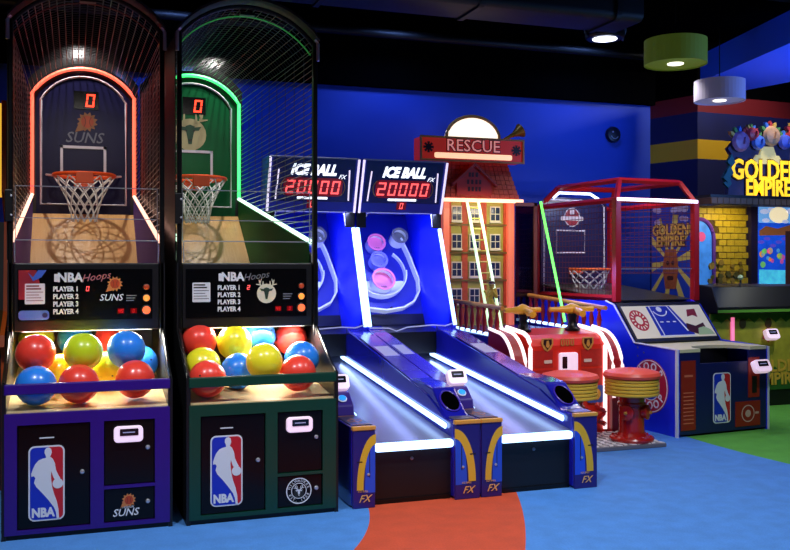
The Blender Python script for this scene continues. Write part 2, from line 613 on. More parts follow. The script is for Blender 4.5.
def hoops_machine(label, loc, trim, neon, bank, board, kind, rz=0):
    t = thing('basketball_machine', label, 'arcade machine', loc, rz, 'tall basketball machines side by side')
    hw = .48
    # lower cabinet, front frame and doors
    MB().box(-hw + .025, hw - .025, .03, 3.4, .05, .72).build('base_cabinet', BLACK, t)
    MB().box(-hw, hw, .015, 3.3, 0, .05).build('plinth', BLACKM, t)
    f = MB()
    f.box(-hw + .016, -.396, 0, .03, .03, .73).box(.376, hw - .016, 0, .03, .03, .73)
    f.box(-.396, .376, 0, .03, .662, .73).box(-.396, .376, 0, .03, .03, .055).box(.006, .082, 0, .03, .055, .662).box(.082, .376, 0, .03, .256, .274)
    f.build('front_frame', trim, t)
    FR = frame((0, .012, 0))
    d1 = MB().box(-.392, .002, .012, .03, .059, .658).build('door', BLACKGLOSS, t, bevel=.003)
    league_logo(FR, -.236, .318, .198, d1)
    knob(FR @ T(-.04, .37), .014, d1)
    MB().box(-.275, -.195, .578, .585, 0, .001, FR).build('warning_print', WHITE, d1)
    d2 = MB().box(.086, .372, .012, .03, .278, .658).build('door', BLACKGLOSS, t, bevel=.003)
    card_reader(FR @ T(.222, .578), .168, .095, .03, d2)
    knob(FR @ T(.335, .49), .014, d2)
    d3 = MB().box(.086, .372, .012, .03, .059, .252).build('door', BLACKGLOSS, t, bevel=.003)
    knob(FR @ T(.335, .165), .014, d3)
    if kind == 'sun':
        sun_mark(FR, .225, .18, .042, d3)
        text('SUNS', FR, .062, WHITE, d3, .205, .106, .0015, 0, shear=.25, bold=.01)
        text('PHOENIX', FR, .018, WHITE, d3, .215, .138, .0012, 0, shear=.2)
    else:
        mb = MB()
        annulus(mb, FR, .222, .155, .076, .083, 0, .0015)
        annulus(mb, FR, .222, .155, .046, .05, 0, .0015, 24)
        mb.build('emblem_ring', WHITE, d3)
        deer_mark(FR, .222, .15, .042, d3, WHITE, mat('emblem_dark', (30, 36, 34), .5))
        for s_, a0, st, fl in (('MILWAUKEE', 162, -18, 1), ('EST. 1968', 205, 16.5, -1)):
            for i, ch in enumerate(s_):
                a = R(a0 + st * i)
                if ch != ' ':
                    text(ch, FR, .024, WHITE, d3, .222 + .063 * math.cos(a), .155 + .063 * math.sin(a), .0012, 0, rot=a - math.pi / 2 if fl > 0 else a + math.pi / 2)
    # ball tray with clear front, rail and arms
    MB().profile([(.02, .722), (.02, .735), (1.2, .877), (1.2, .86)], -hw + .026, hw - .026).build('ball_tray', TRAYW, t)
    MB().box(-hw + .02, hw - .02, .008, .016, .73, .845).build('tray_window', CLEAR, t)
    MB().box(-hw + .014, hw - .014, -.004, .03, .838, .9).build('front_rail', trim, t, bevel=.006)
    MB().box(-.45, .45, 1.2, 1.22, .75, 1.16).build('tray_back', mat('tray_back_panel', (60, 40, 26), .6), t)
    for sg in (-1, 1):
        x0, x1 = (-hw, -hw + .025) if sg < 0 else (hw - .025, hw)
        MB().profile([(.005, .0), (.005, .9), (.12, .94), (.5, 1.16), (.5, 1.6), (.62, 1.66), (3.45, 2.17), (3.45, 0)], x0, x1).build('side_panel', BLACK, t)
        # trim line along the sloping arm
        MB().tube([(sg * (hw - .012), .01, .905), (sg * (hw - .012), .12, .945), (sg * (hw - .012), .5, 1.165)], .008, 6).build('arm_edge', BLACKM, t, True)
        # front posts of the cage
        MB().box(sg * .462 - .015, sg * .462 + .015, .5, .55, 1.1, 3.13).build('cage_post', BLACKM, t, bevel=.006)
        if sg > 0:
            continue
        br = MB().box(sg * .468 - .026, sg * .468 + .022, .485, .56, 1.86, 2.06).build('hinge_block', BLACK, t, bevel=.006)
        for z in (1.9, 2.02):
            MB().lathe([(.007, 0), (.007, .006), (.003, .007)], frame((sg * .455, .485, z)), 8).build('bolt', CHROME, br)
    MB().profile([(.56, 1.62), (.56, 3.12), (3.42, 3.2), (3.42, 2.17)], -.486, -.48).build('side_sheet', BLACK, t)
    # display head
    hd = MB().box(-.445, .445, .52, .64, 1.165, 1.6).build('display_head', BLACK, t, bevel=.008)
    DP = frame((0, .516, 0))
    pn = MB().box(-.42, .40, .514, .52, 1.235, 1.56).build('display_panel', BLACKGLOSS, t)
    DP = frame((0, .514, 0))
    if kind == 'sun':
        MB().prism([(-.415, 1.37), (-.415, 1.555), (-.31, 1.555), (-.285, 1.45), (-.34, 1.37)], DP, 0, .0012).build('red_art', mat('art_red', (150, 26, 44), .5), pn)
        MB().prism([(-.36, 1.54), (-.33, 1.51), (-.3, 1.555), (-.25, 1.555), (-.28, 1.51), (-.33, 1.485)], DP, .0012, .002).build('blue_swoosh_art', mat('art_blue', (60, 100, 200), .5), pn)
        MB().prism(rrect(-.415, -.235, 1.24, 1.30, .02), DP, 0, .0012).build('blue_art', mat('art_blue', (60, 100, 200), .5), pn)
        MB().prism(disc(-.26, 1.27, .016, 14), DP, .0012, .002).build('art_dot', mat('art_navy', (20, 30, 90), .5), pn)
    ca = MB().prism(rrect(-.378, -.26, 1.34, 1.47, .006), DP, .0012, .003).build('instruction_card', WHITE, pn)
    mb = MB()
    for k in range(6):
        mb.box(-.37, -.27 - .012 * (k % 3), 1.36 + k * .018, 1.364 + k * .018 + (.005 if k > 3 else 0), .003, .0038, DP)
    mb.build('card_lines', mat('card_red', (120, 30, 34), .6) if kind == 'sun' else DARKINK, ca)
    text('NBA', DP, .08, WHITE, pn, -.11, 1.505, .0015, 0, bold=.04, sx=.95)
    MB().prism(rrect(-.205, -.183, 1.48, 1.53, .005), DP, 0, .0015).build('small_logo', WHITE, pn)
    text('Hoops', DP, .066, mat('script_red', (190, 110, 110), .5) if kind == 'sun' else mat('script_grey', (110, 110, 115), .5), pn, .045, 1.51, .0015, 0, shear=.45, rot=R(8), bold=.004)
    for k in range(4):
        text('PLAYER %d' % (k + 1), DP, .043, WHITE, pn, -.135, 1.433 - k * .048, .0015, 0, bold=.04, sx=.86)
    digits('0' if kind == 'sun' else '2', DP, -.005, 1.435, .018, .03, .006, pn, REDLED, .0005, t=.004)
    for xx in (.2, .28):
        MB().box(xx - .018, xx + .022, 1.272, 1.305, 0, .001, DP).build('counter_window', REDGLASS, pn)
    digits('45', DP, .2, 1.288, .012, .024, .005, pn, mat('dim_led', (200, 30, 30), .4, emit=.5), .001, t=.003)
    digits('0', DP, .28, 1.288, .012, .024, .005, pn, mat('dim_led', (200, 30, 30), .4, emit=.5), .001, t=.003)
    mb = MB()
    for k in range(3):
        mb.box(.235, .3 - .008 * k, 1.385 - k * .016, 1.391 - k * .016, 0, .001, DP)
    mb.build('small_print', mat('grey_print', (130, 130, 140), .5), pn)
    for z, r, m in ((1.443, .019, AMBERDIM), (1.371, .022, AMBER), (1.292, .027, mat('orange_button', (250, 110, 60), .3, emit=.9, ergb=(255, 110, 60)))):
        bt = MB().lathe([(r * 1.2, 0), (r * 1.2, .006), (r * 1.02, .009)], DP @ T(.362, z), 18).build('button', BLACKM, pn, True)
        MB().lathe([(r * .95, .005), (r * .95, .014), (r * .5, .018)], DP @ T(.362, z), 18).build('button_cap', m, bt, True)
    if kind == 'sun':
        sun_mark(DP, .165, 1.465, .05, pn)
        text('SUNS', DP, .06, WHITE, pn, .14, 1.375, .0015, 0, shear=.25, bold=.01)
    else:
        deer_mark(DP, .12, 1.405, .085, pn, mat('emblem_green', (34, 60, 44), .5), mat('emblem_cream', (226, 218, 190), .5), mat('emblem_cream', (226, 218, 190), .5))
    # clear shields above the display
    for (y, z0, z1) in ((.50, 1.605, 1.745), (.56, 1.745, 2.09)):
        sh = MB().box(-.435, .435, y, y + .008, z0, z1).build('clear_shield', CLEAR, t)
        e = MB().box(-.436, .436, y - .001, y + .009, z1 - .003, z1 + .003)
        e.box(-.438, -.434, y - .001, y + .009, z0, z1).box(.434, .438, y - .001, y + .009, z0, z1)
        e.build('shield_edge', CLEAREDGE, sh)
    MB().box(-.436, .436, .559, .569, 1.885, 1.89).build('shield_joint', CLEAREDGE, t)
    # steep wooden ramp under the backboard, side liners, dark chute in front
    MB().profile([(2.45, 1.33), (3.42, 2.06), (3.42, 2.03), (2.45, 1.30)], -.448, .448).build('court_ramp', COURT, t)
    MB().profile([(.64, 1.17), (.64, 1.2), (2.45, 1.33), (2.45, 1.30)], -.448, .448).build('ball_chute', BLACK, t)
    for sg in (-1, 1):
        x0, x1 = (-.454, -.449) if sg < 0 else (.449, .454)
        MB().profile([(.64, 1.18), (.64, 1.735), (3.42, 2.215), (3.42, 1.3)], x0, x1).build('side_liner', bank, t)
        MB().tube([(sg * .455, .58, 1.745), (sg * .455, 3.42, 2.235)], .016, 8).build('neon_strip', neon[2], t, True)
    # backboard wall
        BM = frame((0, 3.43, 0))
    MB().prism([(-.49, 1.2), (.49, 1.2)] + [(x, z) for x, z in arch(.49, 3.3, 3.55)[::-1]], BM, -.05, 0).build('back_panel', BLACK, t)
    bb = MB().prism([(-.42, 2.06), (.42, 2.06)] + [(x, z) for x, z in arch(.42, 3.14, 3.385)[::-1]], BM, 0, .012).build('backboard', board, t)
    ap = arch(.455, 3.17, 3.425, 18)
    MB().tube([(-.455, 3.405, 2.235)] + [(x, 3.405, z) for x, z in ap] + [(.455, 3.405, 2.235)], .017, 8).build('neon_arch', neon[0], t, True)
    BF = frame((0, 3.418, 0))
    ia = arch(.378, 3.12, 3.35, 14)
    LN = mat('board_line', (206, 200, 214), .45)
    MB().tube([(-.378, 3.416, 2.15)] + [(x, 3.416, z) for x, z in ia] + [(.378, 3.416, 2.15)], .011, 4, True).build('board_outline', LN, bb)
    mb = MB()
    mb.box(-.21, .2, 2.675, 2.70, 0, .004, BF).box(-.21, -.186, 2.42, 2.70, 0, .004, BF).box(.176, .2, 2.42, 2.70, 0, .004, BF)
    mb.build('target_square', LN, bb)
    MB().box(-.09, .13, 3.05, 3.215, 0, .004, BF).build('score_window', BLACKGLOSS, bb)
    digits('0', BF, .05, 3.13, .075, .12, .02, bb, mat('score_led_' + kind, (255, 50, 30), .4, emit=3, ergb=(255, 60, 36)), .004, t=.016)
    if kind == 'sun':
        sun_mark(BF, .03, 2.93, .095, bb, dim=True)
        text('SUNS', BF, .14, mat('grey_script', (96, 98, 116), .5), bb, 0, 2.775, .002, 0, shear=.25, bold=.008)
    else:
        deer_mark(BF, -.02, 2.88, .2, bb, mat('emblem_green2', (22, 66, 44), .5), mat('emblem_tan', (172, 160, 118), .5), mat('emblem_tan', (172, 160, 118), .5))
    # hoop and net
    rz, ry, rr = 2.39, 3.06, .262
    h = MB().tube([(rr * math.cos(2 * math.pi * k / 32), ry + rr * math.sin(2 * math.pi * k / 32), rz) for k in range(32)], .017, 8, True).build('rim', ORANGE, t, True)
    MB().box(-.075, .075, ry - rr - .02, ry - rr + .01, rz - .09, rz + .012).build('rim_sensor', ORANGE, h, bevel=.006)
    MB().box(-.09, .09, ry + rr - .01, 3.42, rz - .09, rz + .015).build('rim_bracket', ORANGE, h, bevel=.006)
    for sg in (-1, 1):
        MB().tube([(sg * rr * .9, ry + .1, rz), (sg * .33, 3.4, rz + .03)], .012, 6).build('rim_brace', CHROME, h, True)
    n = MB()
    N = 12
    rad = lambda q: rr * (1 - q) + .105 * q + .03 * math.sin(math.pi * q) * -1
    for k in range(N):
        for dr in (-1, 1):
            path = []
            for i in range(9):
                q = i / 8
                a = 2 * math.pi * (k + dr * q * 3) / N
                path.append((rad(q) * math.cos(a), ry + rad(q) * math.sin(a), rz - .015 - .4 * q))
            n.tube(path, .0062, 4)
    n.build('net', NETW, h)
    # wire cage
    def roof(y, n_=22):
        q = (y - .53) / 2.9
        return [(x, z) for x, z in arch(.465, 3.1 + .1 * q, 3.33 + .14 * q, n_)]
    w = MB()
    f0, f1 = roof(.53), roof(3.42)
    for (x0, z0), (x1, z1) in zip(f0, f1):
        w.tube([(x0, .53, z0), (x1, 3.42, z1)], .0034, 4)
    for k in range(36):
        y = .56 + k * .08
        w.tube([(x, y, z) for x, z in roof(y, 12)], .0026, 4)
    w.build('roof_mesh', WIRE, t)
    w = MB()
    for sg in (-1, 1):
        for k in range(32):
            z = 1.78 + k * .042
            y0, y1 = .53, 3.42
            zn = lambda y: 1.745 + (y - .58) * (2.235 - 1.745) / 2.84
            if z < 2.235:
                y1 = .58 + (z - 1.745) / (.49 / 2.84)
            w.tube([(sg * .465, y0, z), (sg * .465, y1, z + (.05 * (y1 - .53) / 2.9 if z > 2.9 else 0))], .0034, 4)
        for k in range(9):
            y = .85 + k * .3
            w.tube([(sg * .467, y, zn(y)), (sg * .467, y, 3.12)], .0026, 4)
    w.build('side_mesh', WIRE, t)
    MB().tube([(x, .53, z) for x, z in arch(.465, 3.11, 3.34, 16)], .014, 8).build('front_arch', BLACKM, t, True)
    MB().tube([(x * .98, .62, z - .045) for x, z in arch(.465, 3.11, 3.34, 16)], .005, 6).build('arch_trim', neon[1], t, True)
    # outer visor band over the front arch
    vs = arch(.478, 3.13, 3.37, 16)
    v2 = arch(.478, 3.15, 3.39, 16)
    vm = MB()
    for k in range(16):
        a, b = vs[k], vs[k + 1]
        c, e = v2[k], v2[k + 1]
        vm.add([(a[0], .44, a[1]), (b[0], .44, b[1]), (b[0], .66, b[1]), (a[0], .66, a[1]), (c[0], .44, c[1]), (e[0], .44, e[1]), (e[0], .66, e[1]), (c[0], .66, c[1])],
               [(0, 1, 2, 3), (7, 6, 5, 4), (0, 4, 5, 1), (2, 6, 7, 3)] + ([(0, 3, 7, 4)] if k == 0 else []) + ([(1, 5, 6, 2)] if k == 15 else []))
    vm.build('visor', mat('visor_metal', (70, 70, 74), .4, .7, noise=.3, nscale=25), t, True)
    for sg in (-1, 1):
        MB().tube([(sg * .478, .5, 3.0), (sg * .478, .5, 3.12), (sg * .46, .5, 3.15)], .012, 8).build('corner_cap', CHROME, t, True)
    # tray lamp under the display, and an added spot to brighten the hoop front
    MB().box(-.4, .4, .57, .62, 1.16, 1.17).build('tray_light', mat('tray_led', (255, 246, 225), .4, emit=3, ergb=(255, 240, 215)), t)
    lamp('tray_lamp', 'AREA', (0, .545, 1.158), 32, (1, .93, .8), (0, .2, .72), .78, .05, parent=t)
    MB().box(-.05, .05, .55, .6, 3.29, 3.31).build('cage_bar', BLACKM, t)  # small black bar added to carry the added spot
    lamp('cage_lamp', 'SPOT', (0, .64, 3.24), 42, (1, .93, .85), (0, 3.1, 2.3), .12, parent=t, spot=45, blend=.7)
    return t


PURPLE = mat('purple_laminate', (50, 14, 128), .35, noise=.08, nscale=20)
GREEN = mat('green_laminate', (8, 62, 44), .35, noise=.08, nscale=20)
NRED = mat('neon_red', (255, 120, 90), .4, emit=1.9, ergb=(255, 88, 66))
NGRN = mat('neon_green', (120, 255, 150), .4, emit=1.9, ergb=(60, 250, 120))
hoops_machine('tall basketball machine with purple front, red neon arch and sun emblem', (.08, 5.72, 0), PURPLE,
              (NRED, mat('dim_red_line', (120, 60, 50), .5), mat('neon_peach', (255, 210, 190), .4, emit=2.2, ergb=(255, 190, 165))), mat('purple_bank', (96, 62, 150), .6, spec=.2), mat('board_navy', (20, 18, 58), .4, spec=.2), 'sun')
hoops_machine('tall basketball machine with dark green front, green neon arch and deer emblem', (1.12, 5.70, 0), GREEN,
              (NGRN, mat('dim_green_line', (60, 170, 80), .5, emit=.25), mat('neon_mint', (220, 255, 230), .4, emit=2.2, ergb=(205, 255, 220))), mat('green_bank', (20, 104, 44), .6, spec=.2), mat('board_green', (8, 88, 48), .4, spec=.2), 'deer', R(.7))

BC = {'red': (252, 70, 54), 'green': (206, 226, 36), 'blue': (44, 138, 242), 'yellow': (255, 238, 44)}
BALLS = [
    ('red', -0.227, 6.033, 1.046, 'red ball resting on top of the pile at the left of the purple machine'),
    ('green', 0.048, 6.013, 1.049, 'lime green ball in the middle of the purple machine tray'),
    ('blue', 0.306, 6.048, 1.054, 'blue ball high on the right of the purple machine pile'),
    ('blue', 0.410, 6.355, 0.932, 'half hidden blue ball against the right side of the purple machine tray'),
    ('yellow', -0.087, 6.162, 0.909, 'yellow ball between the two front balls at left in the purple machine'),
    ('yellow', 0.192, 6.198, 0.913, 'yellow ball between the two red front balls in the purple machine'),
    ('blue', -0.219, 5.860, 0.872, 'blue ball at the front left behind the purple rail'),
    ('red', 0.022, 5.860, 0.872, 'red ball at the front centre behind the purple rail'),
    ('red', 0.350, 5.893, 0.883, 'red ball at the front right behind the purple rail'),
    ('yellow', -0.250, 6.769, 1.079, 'yellow ball in the back corner of the purple machine under its display'),
    ('blue', 0.000, 6.750, 1.075, 'dark blue ball at the back of the purple machine under its display'),
    ('red', 0.245, 6.680, 1.082, 'red ball at the back of the purple machine under its display'),
    ('red', 0.785, 6.257, 1.077, 'red ball in the back left corner of the green machine tray'),
    ('yellow', 1.020, 6.248, 1.061, 'yellow ball at the back of the green machine tray'),
    ('blue', 1.213, 6.379, 1.092, 'blue ball at the back of the green machine tray'),
    ('red', 1.445, 6.411, 1.066, 'red ball at the back right of the green machine tray'),
    ('yellow', 0.785, 6.070, 0.934, 'yellow ball at the left of the green machine just behind a red one'),
    ('red', 0.785, 5.842, 0.872, 'red ball at the front left behind the green rail'),
    ('blue', 1.012, 6.022, 0.894, 'blue ball in the middle front of the green machine tray'),
    ('yellow', 1.145, 5.842, 0.968, 'large looking yellow ball at the front centre of the green machine'),
    ('blue', 1.441, 6.054, 0.956, 'blue ball at the right of the green machine peeking over a red one'),
    ('red', 1.365, 5.842, 0.886, 'red ball at the front right behind the green rail'),
]
bme = {}
for (c, x, y, z, lb) in BALLS:
    if c not in bme:
        m = mat('ball_' + c, BC[c], .3, coat=.3)
        pb = m.node_tree.nodes['Principled BSDF']
        pb.inputs['Subsurface Weight'].default_value = .3
        pb.inputs['Subsurface Radius'].default_value = (1, 1, 1)
        pb.inputs['Subsurface Scale'].default_value = .06
        me = bpy.data.meshes.new('ball')
        bm = bmesh.new()
        bmesh.ops.create_icosphere(bm, subdivisions=4, radius=.1175)
        # shallow seam channels
        for v in bm.verts:
            p = v.co.normalized()
            g = min(abs(p.x), abs(p.z), abs(abs(p.y) - .55 - .25 * p.x * p.x))
            if g < .03:
                v.co *= 1 - .010 * (1 - g / .03)
        bm.to_mesh(me)
        bm.free()
        me.shade_smooth()
        me.materials.append(m)
        va = MB().lathe([(.006, .1165), (.006, .1182), (.003, .1184)], Matrix.Identity(4), 8)
        bme[c] = (me, va, m)
    me, va, m = bme[c]
    o = bpy.data.objects.new('ball', me)
    COL.objects.link(o)
    o.location = (x, y, z)
    o.rotation_euler = (random.uniform(0, 3), random.uniform(0, 3), random.uniform(0, 6))
    tag(o, lb, 'ball', 'balls in the basketball machine trays')
    va.build('valve', DARKINK, o)


# ------------------------------------------------------------------ alley bowling machines
ALLEYB = mat('alley_blue', (26, 26, 160), .18, coat=.5, noise=.1, nscale=12)
ALLEYP = mat('alley_purple', (64, 40, 170), .22, coat=.5)
LANE = mat('lane_grey', (112, 112, 140), .22, noise=.06, nscale=6)
GOLDT = mat('gold_trim', (226, 160, 62), .35)
ARCY = mat('arc_yellow', (236, 186, 46), .45)
ARCB = mat('arc_blue', (40, 86, 226), .45)
HOUSEB = mat('target_blue', (8, 30, 235), .35)
TWHITE = mat('target_white', (226, 232, 244), .4)
PINK = mat('cup_pink', (240, 120, 180), .4)


def alley(label, loc):
    t = thing('alley_bowler', label, 'arcade machine', loc, 0, 'alley bowling machines with long lanes')
    # side walls
    prof = [(0, .015), (0, .53), (.44, .53), (.60, .65), (2.55, .965), (2.62, 1.0), (2.62, .0), (.1, 0)]
    for nm, x0, x1 in (('side_wall', -.455, -.295), ('side_wall', .265, .455)):
        sw = MB().profile(prof if x0 < 0 else [(0, .015), (0, .53), (.16, .53), (.50, .645), (2.55, .965), (2.62, 1.0), (2.62, .0), (.1, 0)], x0, x1).build(nm, ALLEYB, t, bevel=.008)
        # purple top strip with a printed panel
        y0 = .64 if x0 < 0 else .56
        M = frame((0, y0, .655 if x0 > 0 else .657), (1, 0, 0), (0, 1.95, .3185))
        MB().box(x0 + .012, x1 - .012, 0, 1.75, .002, .006, M).build('top_strip', ALLEYP, sw)
        MB().box(x0 + .03, x1 - .03, 1.0, 1.32, .006, .0075, M).build('printed_panel', mat('pale_print', (190, 190, 220), .25), sw)
    # pedestal fronts: blue field, yellow arc, lettering, gold cap
    for x0, w, mir in ((-.455, .16, False), (.265, .19, True)):
        pf = MB().box(x0 + .004, x0 + w - .004, -.02, .0, .0, .528).build('pedestal_front', mat('pedestal_navy', (40, 30, 120), .3), t, bevel=.004)
        M = frame((x0, -.02, 0))
        fx = (lambda u: w - u) if mir else (lambda u: u)
        MB().prism([(fx(u), v) for u, v in ((w * .52, .10), (w * .97, .10), (w * .97, .44), (w * .8, .44), (w * .6, .38))], M, 0, .0015).build('blue_field', ARCB, pf)
        pts = []
        for k in range(11):
            a = R(90 + 90 * k / 10)
            pts.append((fx(w + .13 / .16 * w * math.cos(a)), .12 + .36 * math.sin(a)))
        for k in range(11):
            a = R(180 - 90 * k / 10)
            pts.append((fx(w + .085 / .16 * w * math.cos(a)), .12 + .295 * math.sin(a)))
        MB().prism(pts, M, .0015, .003).build('yellow_arc', ARCY, pf)
        mb = MB()
        mb.box(*sorted((fx(w * .42), fx(w * .2))), .30, .308, .003, .0036, M).box(*sorted((fx(w * .75), fx(w * .72))), .2, .38, .0016, .0026, M)
        mb.build('arc_line', DARKINK, pf)
        MB().lathe([(.009, 0), (.009, .006), (.004, .008)], M @ T(fx(w * .68), .22), 10).build('lock', CHROME, pf)
        text('FX', M, .066, mat('fx_cream', (240, 180, 110), .4), pf, w * .5, .062, .002, .003, shear=.4, bold=.01)
        text('ICE BALL', M, .018, mat('fx_cream', (240, 180, 110), .4), pf, w * .45, .112, .0015, .003, shear=.2)
        MB().box(x0 - .001, x0 + w + .001, -.026, .012, .508, .535).build('gold_cap', GOLDT, t, bevel=.005)
    # lane
    MB().profile([(.03, .37), (.03, .412), (2.75, .665), (2.9, .74), (2.9, .68)], -.295, .265).build('lane', LANE, t)
    MB().box(-.295, .265, .05, .07, .03, .36).build('front_panel', BLACK, t)
    MB().box(-.29, .26, .04, .05, .0, .03).build('kick_strip', BLACKM, t)
    MB().lathe([(.012, 0), (.012, .008), (.006, .01)], frame((-.02, .05, .29)), 10).build('lock', STEEL, t)
    MB().prism(rrect(-.295, .265, .355, .408, .02), frame((0, .03, 0)), 0, .03).build('front_light_bar', NEONB, t)
    for x, y0 in ((.252, .12), (-.282, .5)):
        z0 = .412 + (y0 - .03) * .093 + .06
        MB().tube([(x, y0, z0), (x, 2.72, .705)], .022, 8, flat=.6).build('lane_light', NEONB, t, True)
    lamp('lane_lamp', 'AREA', (.2, 1.4, .66), 2.2, (.35, .45, 1), (-.2, 1.4, .5), 2.4, .06, parent=t)
    # left console
    pl = MB().box(-.445, -.305, .03, .42, .53, .537).build('print_plate', mat('plate_dark', (30, 26, 50), .3), t)
    mb = MB()
    annulus(mb, frame((0, 0, .537), (1, 0, 0), (0, 1, 0)), -.375, .2, .042, .05, 0, .0012, 20)
    mb.box(-.435, -.315, .05, .056, .537, .5382).box(-.435, -.315, .39, .396, .537, .5382).box(-.378, -.372, .09, .31, .537, .5382)
    mb.build('plate_print', mat('plate_orange', (210, 130, 90), .4), pl)
    bx = MB().profile([(.43, .53), (.45, .60), (.56, .68), (.66, .68), (.66, .53)], -.445, -.305).build('button_box', mat('console_purple', (58, 40, 130), .3), t, bevel=.008)
    bn = (0, -.08, .11)
    BMx = frame((-.375, .5, .641), (1, 0, 0), (0, .11, .08))
    b1 = MB().lathe([(.034, 0), (.034, .006), (.028, .008)], BMx, 18).build('button', WHITE, bx, True)
    MB().lathe([(.026, .006), (.026, .014), (.014, .017)], BMx, 18).build('button_cap', mat('button_blue', (40, 150, 230), .3, emit=.6, ergb=(40, 150, 255)), b1, True)
    card_reader(frame((-.375, .62, .73), (1, 0, 0), (0, .5, .86)), .15, .115, .05, t)
    # right console: ball return hole and steel tray
    rc = MB().profile([(.16, .53), (.22, .56), (.42, .70), (.6, .715), (.9, .715), (.9, .6), (.16, .5)], .275, .45).build('ball_return', ALLEYB, t, bevel=.02)
    HM = frame((.362, .298, .618), (1, 0, 0), (0, .2, .14))
    MB().prism(disc(0, 0, .066, 24, .1), HM, 0, .006).build('return_hole', mat('hole_black', (3, 3, 4), .9, spec=0), rc)
    mb = MB()
    mb.tube([HM @ Vector((.069 * math.cos(2 * math.pi * k / 24), .103 * math.sin(2 * math.pi * k / 24), .004)) for k in range(24)], .007, 6, True)
    mb.build('hole_rim', ALLEYP, rc, True)
    MB().prism(rrect(.285, .44, .03, .15, .02), frame((0, 0, .533), (1, 0, 0), (0, 1, 0)), 0, .004).build('steel_tray', STEEL, t)
    # target housing
    for sg in (-1, 1):
        x0, x1 = (-.453, -.428) if sg < 0 else (.428, .453)
        MB().profile([(2.56, .6), (2.56, 1.0), (2.97, 1.95), (2.97, 2.15), (4.03, 2.2), (4.03, .0), (2.7, .0)], x0, x1).build('housing_side', HOUSEB, t)
        MB().tube([(sg * .436, 2.545, 1.0), (sg * .436, 2.95, 1.945)], .02, 8).build('housing_light', NEONB, t, True)
    MB().box(-.43, .43, 4.0, 4.03, .6, 2.2).build('housing_back', mat('housing_dark', (10, 14, 60), .4), t)
    MB().box(-.43, .43, 2.97, 4.0, 2.14, 2.17).build('housing_roof', mat('housing_dark', (10, 14, 60), .4), t)
    MB().quad((-.43, 2.66, .9), (.43, 2.66, .9), (.43, 3.35, .95), (-.43, 3.35, .95), .02).build('housing_floor', mat('housing_deep', (8, 8, 40), .3), t)
    MB().box(-.43, .43, 2.62, 2.66, .72, .93).build('lane_end_panel', BLACK, t)
    dz, dy = 1.2, .62
    TM = frame((0, 3.35, .95), (1, 0, 0), (0, dy, dz))
    tb = MB().box(-.428, .428, 0, 1.34, -.015, 0, TM).build('target_board', mat('target_navy', (8, 24, 160), .35), t)
    MB().box(-.427, .427, 0, .12, 0, .012, TM).build('lower_panel', mat('housing_deep', (8, 8, 40), .3), tb)
    # big ring, inner ring, guard, cups
    mb = MB()
    annulus(mb, TM, 0, .60, .285, .30, 0, .09, 28, 180, 360)
    annulus(mb, TM, 0, .60, .285, .30, 0, .05, 14, 0, 50)
    annulus(mb, TM, 0, .60, .285, .30, 0, .05, 14, 130, 180)
    mb.build('large_ring', TWHITE, tb)
    MB().prism([(.3 * math.cos(R(200 + 14 * k)), .6 + .3 * math.sin(R(200 + 14 * k))) for k in range(11)], TM, .0, .03).build('ring_lip', TWHITE, tb)
    text('1000', TM, .07, mat('ring_text', (60, 70, 130), .5), tb, 0, .38, .002, .031, bold=.02)
    # outer guard: a U of upright strip
    mb = MB()
    gp = [(.30, 1.0), (.36, .8), (.42, .5), (.405, .36), (.33, .24), (.2, .17), (0, .14), (-.2, .17), (-.33, .24), (-.405, .36), (-.42, .5), (-.36, .8), (-.30, 1.0)]
    for a, b in zip(gp[:-1], gp[1:]):
        nx, ny = b[1] - a[1], -(b[0] - a[0])
        L = math.hypot(nx, ny)
        nx, ny = nx / L * .009, ny / L * .009
        mb.prism([(a[0] + nx, a[1] + ny), (b[0] + nx, b[1] + ny), (b[0] - nx, b[1] - ny), (a[0] - nx, a[1] - ny)], TM, 0, .085)
    mb.build('outer_guard', TWHITE, tb)
    for (x, y, rr, hh, m) in ((0, .47, .125, .14, PINK), (0, .72, .095, .1, mat('cup_violet', (120, 120, 220), .4)), (0, .93, .1, .1, PINK), (.27, 1.0, .09, .13, mat('cup_grey', (120, 120, 130), .4)), (-.27, 1.0, .09, .13, mat('cup_grey', (120, 120, 130), .4))):
        cp = MB()
        annulus(cp, TM, x, y, rr - .014, rr, 0, hh, 24)
        c_ = cp.build('target_cup', TWHITE, tb)
        MB().prism(disc(x, y, rr - .014, 24), TM, hh * .5, hh * .55).build('cup_floor', m, c_)
        mb = MB()
        annulus(mb, TM, x, y, rr - .02, rr + .004, hh, hh + .012, 24)
        mb.build('cup_rim', m, c_)
        text({.125: '2000', .095: '3000', .1: '4000', .09: '5000'}[rr], TM, .045, mat('cup_text', (90, 30, 80), .5), c_, x, y - rr * .55, .002, hh * .55, bold=.02)
    MB().prism(disc(.09, .19, .022, 14), TM, 0, .004).build('ball_hole', mat('hole_black', (3, 3, 4), .9, spec=0), tb)
    # wavy clear guard edge at the housing mouth
    wv = [(-.44, 2.54, .985), (-.25, 2.54, .98), (-.17, 2.54, .95), (-.06, 2.54, .985), (.2, 2.54, 1.0), (.33, 2.54, .99), (.44, 2.54, 1.02)]
    MB().tube(wv, .006, 6).build('guard_edge', mat('guard_edge_white', (190, 190, 220), .3, emit=.4), t, True)
    wv = [(-.44, 2.95, 2.06), (-.35, 2.94, 2.06), (-.34, 2.94, 2.09), (-.31, 2.93, 2.1), (.31, 2.93, 2.1), (.34, 2.94, 2.09), (.35, 2.94, 1.97), (.43, 2.95, 1.97)]
    MB().tube(wv, .005, 6).build('guard_edge', mat('guard_edge_white', (190, 190, 220), .3, emit=.4), t, True)
    for sg in (-1, 1):
        MB().box(sg * .4 - .045, sg * .4 + .045, 2.93, 2.97, 1.95, 2.1).build('marquee_bracket', BLACK, t)
